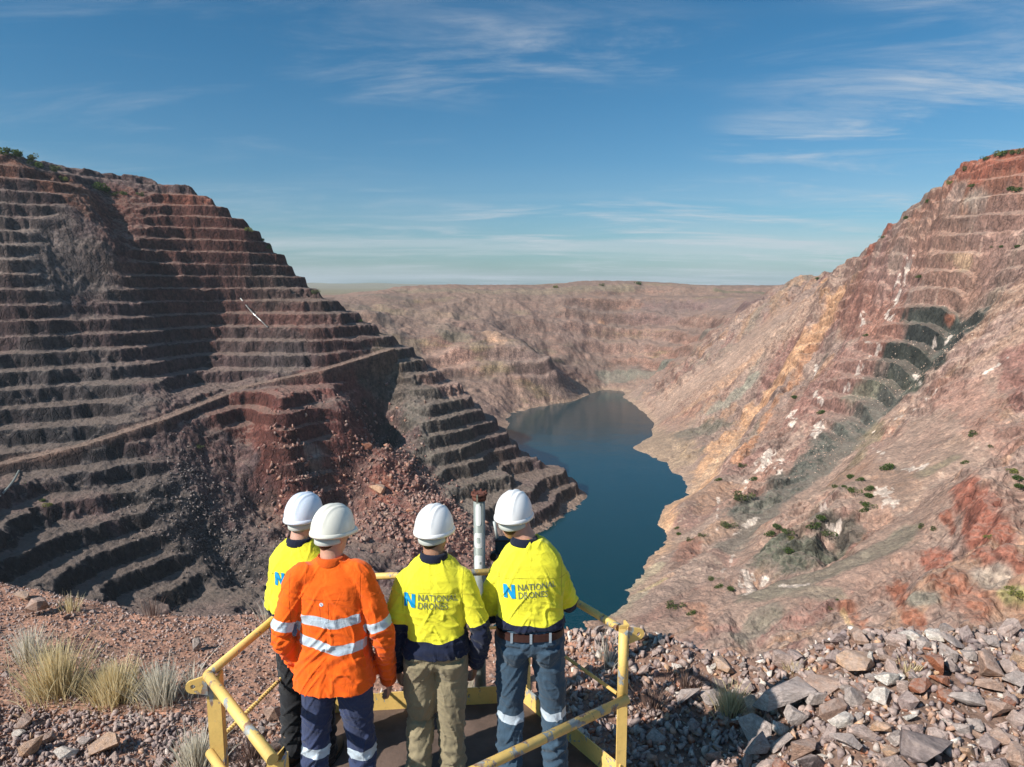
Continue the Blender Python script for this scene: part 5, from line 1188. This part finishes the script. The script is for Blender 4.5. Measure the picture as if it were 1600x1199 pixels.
    for j in range(4):
        for i in range(K - 1): F.append((j * K + i, j * K + i + 1, ((j + 1) % 4) * K + i + 1, ((j + 1) % 4) * K + i))
    mesh_obj("harness_band", V, F, M_STRAP, hh, True)
    # ---- prints on the back of the shirt
    bpy.context.view_layer.update()
    co = co2; tris = []; sm.calc_loop_triangles(); tv = np.zeros(len(sm.loop_triangles) * 3, np.int32); sm.loop_triangles.foreach_get('vertices', tv)
    tree = BVHTree.FromPolygons([tuple(c) for c in co], tv.reshape(-1, 3).tolist())
    inv = Matrix.Translation(Vector(pos)) @ Matrix.Rotation(yaw, 4, 'Z'); inv = inv.inverted()
    def px_local(px, py):
        d = Vector(ray(px, py)); o_ = inv @ Vector((0, 0, 0)); dd = (inv.to_3x3() @ d).normalized(); h = tree.ray_cast(o_, dd); return h[0]
    def stick(V, F, mat, name, parent, lift=.0034):
        bm = bmesh.new(); vs = [bm.verts.new(v) for v in V]
        for f in F: bm.faces.new([vs[i] for i in f])
        bmesh.ops.triangulate(bm, faces=bm.faces[:])
        for _ in range(6):
            e = [e for e in bm.edges if e.calc_length() > .008]
            if not e: break
            bmesh.ops.subdivide_edges(bm, edges=e, cuts=1); bmesh.ops.triangulate(bm, faces=[f for f in bm.faces if len(f.verts) > 3])
        for v in bm.verts:
            h = tree.ray_cast(Vector((v.co.x, -1, v.co.z)), Vector((0, 1, 0)))
            if h[0] is not None: v.co = h[0] + h[1] * lift
        me = bpy.data.meshes.new(name); bm.to_mesh(me); bm.free(); me.materials.append(mat); return link(me, name, parent)
    if logo:
        (nx_, ny_), txt, rot = logo; c = px_local(nx_, ny_)
        if c is None: c = Vector((-.08, 0, Z(1.25)))
        w2, h2, st = .032, .040, .020; cr, sr = math.cos(rot), math.sin(rot)
        def T(x, z): return (c.x + x * cr - z * sr, 0, c.z + x * sr + z * cr)
        V = [T(*p) for p in ((-w2, -h2), (-w2 + st, -h2), (-w2 + st, h2), (-w2, h2), (w2 - st, -h2), (w2, -h2), (w2, h2), (w2 - st, h2), (-w2 + st, h2), (-w2 + st, h2 - .034), (w2 - st, -h2), (w2 - st, -h2 + .034))]
        stick(V, [(0, 1, 2, 3), (4, 5, 6, 7), (8, 9, 10, 11)], M_LOGO, "logo_letter", so)
        if txt:
            for line, dz, sz_ in txt:
                cu = bpy.data.curves.new("t", 'FONT'); cu.body = line; cu.size = sz_; cu.space_character = 1.0; cu.resolution_u = 2; cu.offset = .0004
                to = bpy.data.objects.new("t", cu); C.objects.link(to); bpy.context.view_layer.update()
                me = bpy.data.meshes.new_from_object(to.evaluated_get(bpy.context.evaluated_depsgraph_get())); bpy.data.objects.remove(to)
                V = [T(w2 + .014 + v.co.x * .80, dz + v.co.y) for v in me.vertices]; F = [tuple(p.vertices) for p in me.polygons]
                if F: stick(V, F, M_GPRINT, "lettering", so, .0030)
    if badge:
        c = px_local(*badge)
        if c is not None:
            V = [(c.x, 0, c.z)] + [(c.x + .011 * math.cos(a), 0, c.z + .011 * math.sin(a)) for a in np.arange(14) * 2 * math.pi / 14]; stick(V, [(0, 1 + i, 1 + (i + 1) % 14) for i in range(14)], M_WPAINT, "badge", so, .0016)
            V = [(c.x + x, 0, c.z + z) for x, z in ((-.007, .005), (-.003, .007), (.007, -.005), (.003, -.007))]; stick(V, [(0, 1, 2, 3)], M_BADGE, "badge_mark", so, .0030)
    return root
def loc_(pos, yaw, px, py, y):
    """a joint seen at (px, py) at world depth y, in the person's own coordinates"""
    p = Vector(at(px, py, y=y)) - Vector(pos); return Matrix.Rotation(-yaw, 3, 'Z') @ p
TXT = [("NATIONAL", .004, .054), ("DRONES", -.042, .054)]
# orange shirt
P = (-0.985, 3.67, DECK)
make_person('man in bright orange shirt with silver reflective bands, navy trousers and cream hard hat', P, -.06, 1.02, M_HCREAM, M_OSHIRT, M_TBLUE, M_OCOL, (.55, .30, .21), M_HAIR, (.005, .02, .01), -.5, -.14,
            {-1: [loc_(P, -.06, 462, 903, 3.62), loc_(P, -.06, 440, 992, 3.56), loc_(P, -.06, 480, 1062, 3.74)], 1: [loc_(P, -.06, 566, 897, 3.64), loc_(P, -.06, 598, 992, 3.62), loc_(P, -.06, 607, 1062, 3.76)]},
            {-1: [(-.095, 0, .93), (-.13, .02, .50), (-.15, -.02, .10)], 1: [(.095, 0, .93), (.12, .02, .50), (.15, .0, .10)]}, 3, .80, bands=(1.235, 1.10, .80), tband=.40, badge=(502, 945), girth=1.06)
# khaki trousers, middle
P = (-0.44, 3.80, DECK)
make_person('man in yellow shirt with navy hem and khaki trousers, third from the left', P, 0.0, 1.0, M_HWHITE, M_YSHIRT, M_TKHAKI, M_NAVY, (.36, .19, .12), M_HAIRD, (.0, .02, .0), -.38, -.10,
            {-1: [loc_(P, 0, 634, 908, 3.78), loc_(P, 0, 614, 985, 3.74), loc_(P, 0, 622, 1042, 3.86)], 1: [loc_(P, 0, 724, 906, 3.78), loc_(P, 0, 752, 988, 3.76), loc_(P, 0, 744, 1036, 3.88)]},
            {-1: [(-.088, 0, .91), (-.095, .02, .49), (-.11, -.03, .10)], 1: [(.088, 0, .91), (.085, .02, .49), (.09, .03, .10)]}, 11, .93, nav_z=1.045, arm_nav=.80, logo=((640, 938), TXT, -.03), seat=.95, girth=.97)
# tallest, right
P = (0.105, 3.90, DECK)
make_person('tallest man, farthest right, in yellow shirt and slate blue trousers with reflective knee bands', P, 0.02, 1.035, M_HWHITE, M_YSHIRT, M_TSLATE, M_NAVY, (.55, .29, .21), M_HAIR, (-.095, .02, -.005), -.42, -.06,
            {-1: [loc_(P, .02, 783, 890, 3.90), loc_(P, .02, 764, 958, 3.97), loc_(P, .02, 800, 945, 4.20)], 1: [loc_(P, .02, 866, 888, 3.90), loc_(P, .02, 888, 942, 4.0), loc_(P, .02, 862, 925, 4.22)]},
            {-1: [(-.10, 0, .95), (-.115, .01, .52), (-.12, -.02, .10)], 1: [(.10, 0, .95), (.14, .03, .52), (.16, .03, .10)]}, 23, 1.015, nav_z=1.095, arm_nav=.92, tband=.47, belt=True, logo=((796, 924), TXT, .07), girth=1.04)
# back left
P = (-1.29, 4.10, DECK)
make_person('man in yellow shirt and black trousers half hidden behind the orange shirted man', P, -.22, .985, M_HBLUE, M_YSHIRT, M_TBLACK, M_NAVY, (.58, .33, .25), M_HAIRG, (.02, .03, .0), -.25, -.08,
            {-1: [loc_(P, -.22, 441, 882, 4.10), loc_(P, -.22, 430, 948, 4.16), loc_(P, -.22, 470, 950, 4.38)], 1: [loc_(P, -.22, 522, 886, 4.05), loc_(P, -.22, 535, 958, 4.1), loc_(P, -.22, 505, 955, 4.38)]},
            {-1: [(-.088, 0, .90), (-.10, .02, .49), (-.11, .0, .10)], 1: [(.088, 0, .90), (.10, .02, .49), (.11, .02, .10)]}, 37, .93, nav_z=1.04, arm_nav=.95, logo=((437, 905), None, .0))
# ------------------------------------------------------------------ rubble, shrubs and trees of the pit
def tz_(x, y): return terrain(np.asarray(x, float), np.asarray(y, float))[0]
RED = [(0, (0.24, 0.12, 0.10)), (0.35, (0.30, 0.16, 0.13)), (0.6, (0.18, 0.11, 0.10)), (0.75, (0.36, 0.19, 0.13)), (0.92, (0.40, 0.28, 0.22))]
DRK = [(0, (0.10, 0.095, 0.10)), (0.4, (0.14, 0.125, 0.125)), (0.7, (0.08, 0.078, 0.085)), (0.9, (0.2, 0.17, 0.16))]
ORG = [(0, (0.42, 0.30, 0.23)), (0.4, (0.52, 0.38, 0.30)), (0.7, (0.36, 0.24, 0.18)), (0.85, (0.60, 0.47, 0.38))]
def along_pts(pts, wd, n, r):
    P = hits(pts); seg = r.integers(0, len(P) - 1, n) if len(P) > 1 else np.zeros(n, int); f = r.random(n)[:, None]
    B = P[seg] * (1 - f) + P[np.minimum(seg + 1, len(P) - 1)] * f
    x = B[:, 0] + r.normal(0, wd, n); y = B[:, 1] + r.normal(0, wd, n); return np.stack([x, y, tz_(x, y)], 1)
def rubble(name_label, paths, pal, smin, smax):
    pts = np.concatenate([along_pts(p, w_, n, rng) for p, w_, n in paths]); s_ = smin + (smax - smin) * rng.random(len(pts)) ** 5
    return stuff_rocks("rubble", pts, s_, stone_mat("rubble_rock", pal, 0.10, 0.12, use_random='attr'), name_label, sink=.1)
rubble('red rubble spilled down the chute in the left wall', [([(600,680),(570,760),(620,820),(690,880)], 16, 3200), ([(640,720),(720,850)], 14, 1800), ([(440,700),(480,780),(540,840)], 12, 1600)], RED, .6, 5.5)
rubble('dark rubble at the foot of the lower benches', [([(270,720),(330,800),(400,900)], 12, 2200), ([(200,790),(300,850)], 12, 500)], DRK, .5, 3.2)
rubble('orange and pink rubble streaming down the right wall', [([(1030,650),(1090,620),(1180,560),(1260,500)], 9, 2600), ([(1200,520),(1290,480)], 14, 700), ([(1330,640),(1450,560),(1540,520)], 16, 1100), ([(1240,720),(1330,700)], 18, 500)], ORG, .4, 2.2)
BP = hits([(588,768), (570,845), (640,800), (700,865), (572,700), (470,850)])
for i, (p, sz_, mt, lb) in enumerate(zip(BP, (13, 7, 6, 8, 9, 7), (M_ST_TAN, M_ST_BROWN, M_ST_RUST, M_ST_BROWN, M_ST_RUST, M_ST_DARK),
        ('largest orange boulder in the red rubble of the left wall', 'brown boulder above the helmets in the red rubble', 'rust boulder in the middle of the red chute', 'brown boulder left of the marker pipe', 'tall rust coloured slab at the top of the chute', 'dark boulder above the cream hard hat'))):
    bm = rock_proto(500 + i, 1.0, 18); me = bpy.data.meshes.new("boulder"); bm.to_mesh(me); bm.free(); me.materials.append(mt)
    o = bpy.data.objects.new("boulder", me); C.objects.link(o); o.location = p + np.array([0, 0, sz_ * .15]); o.scale = (sz_, sz_, sz_ * (1.6 if i == 4 else 1)); o.rotation_euler = (.3 * i, .2, i * 1.3); tag(o, lb, 'boulder')
# shrubs
def leaf_mat(name, lo, hi_):
    m = grass_mat(name, lo, hi_); return m
M_LEAF = [leaf_mat("shrub_leaf", (0.035, 0.06, 0.015), (0.13, 0.19, 0.04)), leaf_mat("olive_leaf", (0.06, 0.075, 0.025), (0.19, 0.21, 0.08)), leaf_mat("yellow_leaf", (0.12, 0.14, 0.03), (0.34, 0.34, 0.10))]
M_BARK = simple_mat("bark", (0.09, 0.065, 0.05), .9, 0, .01, 20, .3)
def crown_mesh(seed, mat, n=420, flat=.75):
    r = np.random.default_rng(seed); k = 7; cen = r.normal(0, .34, (k, 3)) * [1, 1, .6] + [0, 0, .42]; rad = r.uniform(.26, .46, k)
    V = []; T = []; F = []
    for i in range(n):
        c = r.integers(0, k); d = r.normal(0, 1, 3); d /= np.linalg.norm(d); p = cen[c] + d * rad[c] * r.uniform(.55, 1.05) ** .6; p[2] *= flat
        if p[2] < .02: p[2] = abs(p[2]) + .02
        a = r.normal(0, 1, 3); a /= np.linalg.norm(a); b = np.cross(a, r.normal(0, 1, 3)); b /= np.linalg.norm(b); s = r.uniform(.05, .11); t = r.random() * .7 + .3 * (c / k)
        b0 = len(V); V += [p - a * s, p + b * s * .7, p + a * s, p - b * s * .7]; T += [t] * 4; F.append((b0, b0 + 1, b0 + 2, b0 + 3))
    return np_mesh("crown", np.array(V), np.array(F), mat, attrs=dict(tone=np.array(T)))
CR = [crown_mesh(i, M_LEAF[(0, 0, 1, 0, 1, 2)[i]]) for i in range(6)]
def trunk_mesh(h=1.0, seed=0):
    bm = bmesh.new(); r = random.Random(seed)
    limb(bm, [(0, 0, -.15), (.02, 0, .2), (0, .03, .5 * h)], [.05, .04, .02], 6, 3)
    for k in range(3):
        a = k * 2.1 + r.random(); limb(bm, [(0, 0, .15), (.2 * math.cos(a), .2 * math.sin(a), .38), (.34 * math.cos(a), .34 * math.sin(a), .55)], [.03, .02, .01], 5, 2)
    me = bpy.data.meshes.new("trunk"); bm.to_mesh(me); bm.free(); me.materials.append(M_BARK); return me
TR = [trunk_mesh(1, i) for i in range(3)]
def plant(p, s, k, label, group=None, name="shrub", cat="shrub", zs=1.0):
    r = empty(name, p, k * 1.7); r.scale = (s, s, s * zs); c = link(CR[k % 6], "crown", r); link(TR[k % 3], "trunk", r); return tag(r, label, cat, group)
SH = [((1390,733), 10, 0, 'round green shrub above the upper white rock face'), ((1330,748), 8, 1, 'green shrub at the top left of the shrub cluster'), ((1346,751), 6, 0, 'small green shrub right of the topmost cluster shrub'),
      ((1305,763), 6, 2, 'leftmost shrub of the cluster on the brown terrace'), ((1319,762), 5, 1, 'small shrub between two larger ones on the brown terrace'), ((1331,767), 8, 3, 'lowest shrub of the cluster on the brown terrace'),
      ((1361,765), 7, 0, 'top shrub of the column left of the lower white face'), ((1358,777), 8, 1, 'second shrub of the column left of the lower white face'), ((1354,790), 8, 3, 'third shrub of the column left of the lower white face'), ((1353,799), 7, 0, 'bottom shrub of the column left of the lower white face'),
      ((1283,812), 9, 1, 'top shrub left of the white waterfall like face'), ((1276,824), 11, 0, 'largest shrub left of the white waterfall like face'), ((1290,833), 9, 3, 'lowest shrub left of the white waterfall like face'),
      ((1206,836), 8, 0, 'left shrub of the group on the grey green mound'), ((1214,825), 8, 1, 'top shrub of the group on the grey green mound'), ((1228,831), 7, 3, 'right shrub of the group on the grey green mound'), ((1234,842), 7, 5, 'bottom right shrub of the group on the grey green mound'), ((1232,863), 10, 1, 'spreading shrub low on the grey green mound'),
      ((1133,824), 9, 2, 'dark olive shrub on the pink slope above the lake'), ((1155,780), 12, 4, 'wide olive bush beside the grey scree chute'), ((1124,751), 5, 0, 'small dark shrub alone above the orange band'), ((1180,750), 6, 0, 'dark shrub between pink and white rock'), ((1157,729), 5, 4, 'small olive shrub high beside the rust band'),
      ((1285,646), 6, 0, 'dark shrub above the pink and white zigzag rock'), ((1242,623), 6, 1, 'green shrub left of the pale vein'), ((1354,525), 4, 0, 'small dark shrub on the ledge below the red face'), ((1059,826), 4, 0, 'upper of two tiny shrubs above the lake shore'), ((1061,836), 5, 1, 'lower of two tiny shrubs above the lake shore'), ((1076,845), 5, 4, 'shrub above the red cave'), ((1094,838), 5, 4, 'olive shrub right above the red cave'),
      ((1112,908), 7, 2, 'dark shrub left of the white streaked rock low on the slope'), ((1127,918), 7, 0, 'green shrub below the white streaked rock'), ((1142,922), 7, 1, 'green shrub at the end of the white streaks'), ((1049,950), 11, 4, 'grey green bush low on the slope near the railing'), ((1083,960), 7, 0, 'green bush right of the grey green bush near the railing'),
      ((1510,724), 6, 0, 'green shrub on the bare slope at the right'), ((1520,682), 9, 4, 'grey green shrub in the gully at the upper right'), ((1580,738), 8, 5, 'yellow green shrub upper right of the grass patch'), ((1590,750), 9, 1, 'green shrub at the right edge of the picture'), ((1592,762), 8, 1, 'lowest green shrub at the right edge'), ((1547,700), 5, 4, 'faint olive shrub left of the edge shrubs'),
      ((1295,950), 5, 5, 'yellow green tuft shrub on the lower brown slope'), ((1308,938), 3, 0, 'tiny dark shrub above the yellow green tuft'), ((1440,825), 7, 4, 'pale sparse bush among the red outcrops'), ((1458,828), 6, 4, 'pale sparse bush right of its twin'), ((1545,840), 6, 5, 'yellowish bush below the red outcrop'), ((1590,930), 10, 5, 'yellow green bush at the right edge low down'), ((1580,920), 7, 5, 'small yellow green bush beside the one at the right edge'),
      ((1520,292), 5, 0, 'dark tree on the red upper slope'), ((1580,298), 7, 1, 'green bush on the upper right ledge'), ((1592,299), 7, 0, 'green bush at the right end of the upper ledge'), ((1438,434), 5, 0, 'dark shrub right of the white outcrops'), ((1550,388), 4, 1, 'green shrub at the left of the thin green ledge'), ((1565,387), 4, 1, 'green shrub in the middle of the thin green ledge'), ((1590,387), 5, 1, 'green shrub at the right of the thin green ledge'),
      ((75,790), 6, 5, 'yellow green shrub on the dark lower bench at the left'), ((68,783), 5, 1, 'green shrub on the dark lower bench'), ((40,757), 5, 1, 'green shrub below the long grey hose'), ((310,700), 5, 4, 'olive shrub on the grey slide'), ((105,835), 4, 5, 'tiny yellow green shrub far down the left benches')]
SHP = hits([s[0] for s in SH])
for (pxy, r_, k, lb), p in zip(SH, SHP): plant(p - np.array([0, 0, .2]), 1.55 * r_ * p[1] / FPX, k, lb, 'shrubs on the pit walls', zs=.9)
# small trees along the skylines
TRE = [((12,238), 9), ((30,241), 8), ((48,247), 7), ((62,258), 7), ((85,264), 6), ((100,278), 5), ((155,292), 9), ((165,296), 6), ((178,302), 4), ((192,300), 5), ((222,302), 4), ((388,357), 5), ((420,384), 5), ((410,372), 3), ((492,455), 5), ((560,498), 3),
       ((1556,240), 5), ((1563,238), 5), ((1572,238), 6), ((1583,237), 5), ((1592,236), 6), ((1540,245), 4), ((1508,262), 4), ((1484,283), 4), ((1449,312), 4), ((1415,338), 4), ((1380,368), 3), ((997,440), 4), ((942,443), 3), ((868,445), 3), ((1277,432), 3)]
ORD = 'one two three four five six seven eight nine ten eleven twelve thirteen fourteen fifteen sixteen seventeen eighteen'.split()
TL = 'small tree on the skyline of the %s wall'
tp = hits([(a[0][0], a[0][1] + 5) for a in TRE])
for i, (((px, py), r_), p) in enumerate(zip(TRE, tp)):
    dd = ray(px, py + 6); 
    if p[1] > 2500 : continue
    nm = 'left' if px < 600 else ('right' if px > 1200 else 'far')
    cnt_n = sum(1 for q in TRE if (q[0][0] < 600) == (px < 600) and (q[0][0] > 1200) == (px > 1200) and q[0][0] <= px)
    plant(p, 1.6 * r_ * p[1] / FPX, i, 'small tree, number %s from the left on the skyline of the %s wall' % (ORD[cnt_n - 1], nm), 'trees on the skyline of the %s wall' % nm, 'tree', 'tree', 1.25)
# hoses left lying on the benches
def hose(pts, r_, mat, label):
    P = hits(pts); bm = bmesh.new(); limb(bm, [Vector(p) + Vector((0, 0, r_ * 1.6)) for p in P], [r_] * len(P), 8, 4); me = bpy.data.meshes.new("hose"); bm.to_mesh(me); bm.free(); me.materials.append(mat); tag(link(me, "hose"), label, 'hose')
hose([(376,468), (384,478), (396,492), (408,503), (418,513)], .55, M_STEEL, 'pale straight pipeline running down the middle of the left benches')
hose([(34,728), (30,738), (20,756), (8,770), (0,778)], .6, M_PIPE, 'grey curved hose hanging over the bench at the left edge')
# ------------------------------------------------------------------ haze
hm = bpy.data.materials.new("haze_air"); hm.use_nodes = True; t = hm.node_tree; t.nodes.clear()
pvn = t.nodes.new('ShaderNodeVolumePrincipled'); pvn.inputs['Density'].default_value = 0.000045
pvn.inputs['Color'].default_value = (0.80, 0.92, 1.0, 1); pvn.inputs['Anisotropy'].default_value = 0.0
ou = t.nodes.new('ShaderNodeOutputMaterial'); L(t, pvn.outputs[0], ou.inputs['Volume'])
x0, x1, y0, y1, z0, z1 = -13000, 13000, -300, 16000, -260, 190
o = mesh_obj("haze", [(x0, y0, z0), (x1, y0, z0), (x1, y1, z0), (x0, y1, z0), (x0, y0, z1), (x1, y0, z1), (x1, y1, z1), (x0, y1, z1)],
             [(3, 2, 1, 0), (4, 5, 6, 7), (0, 1, 5, 4), (1, 2, 6, 5), (2, 3, 7, 6), (3, 0, 4, 7)], hm)
tag(o, kind='stuff')
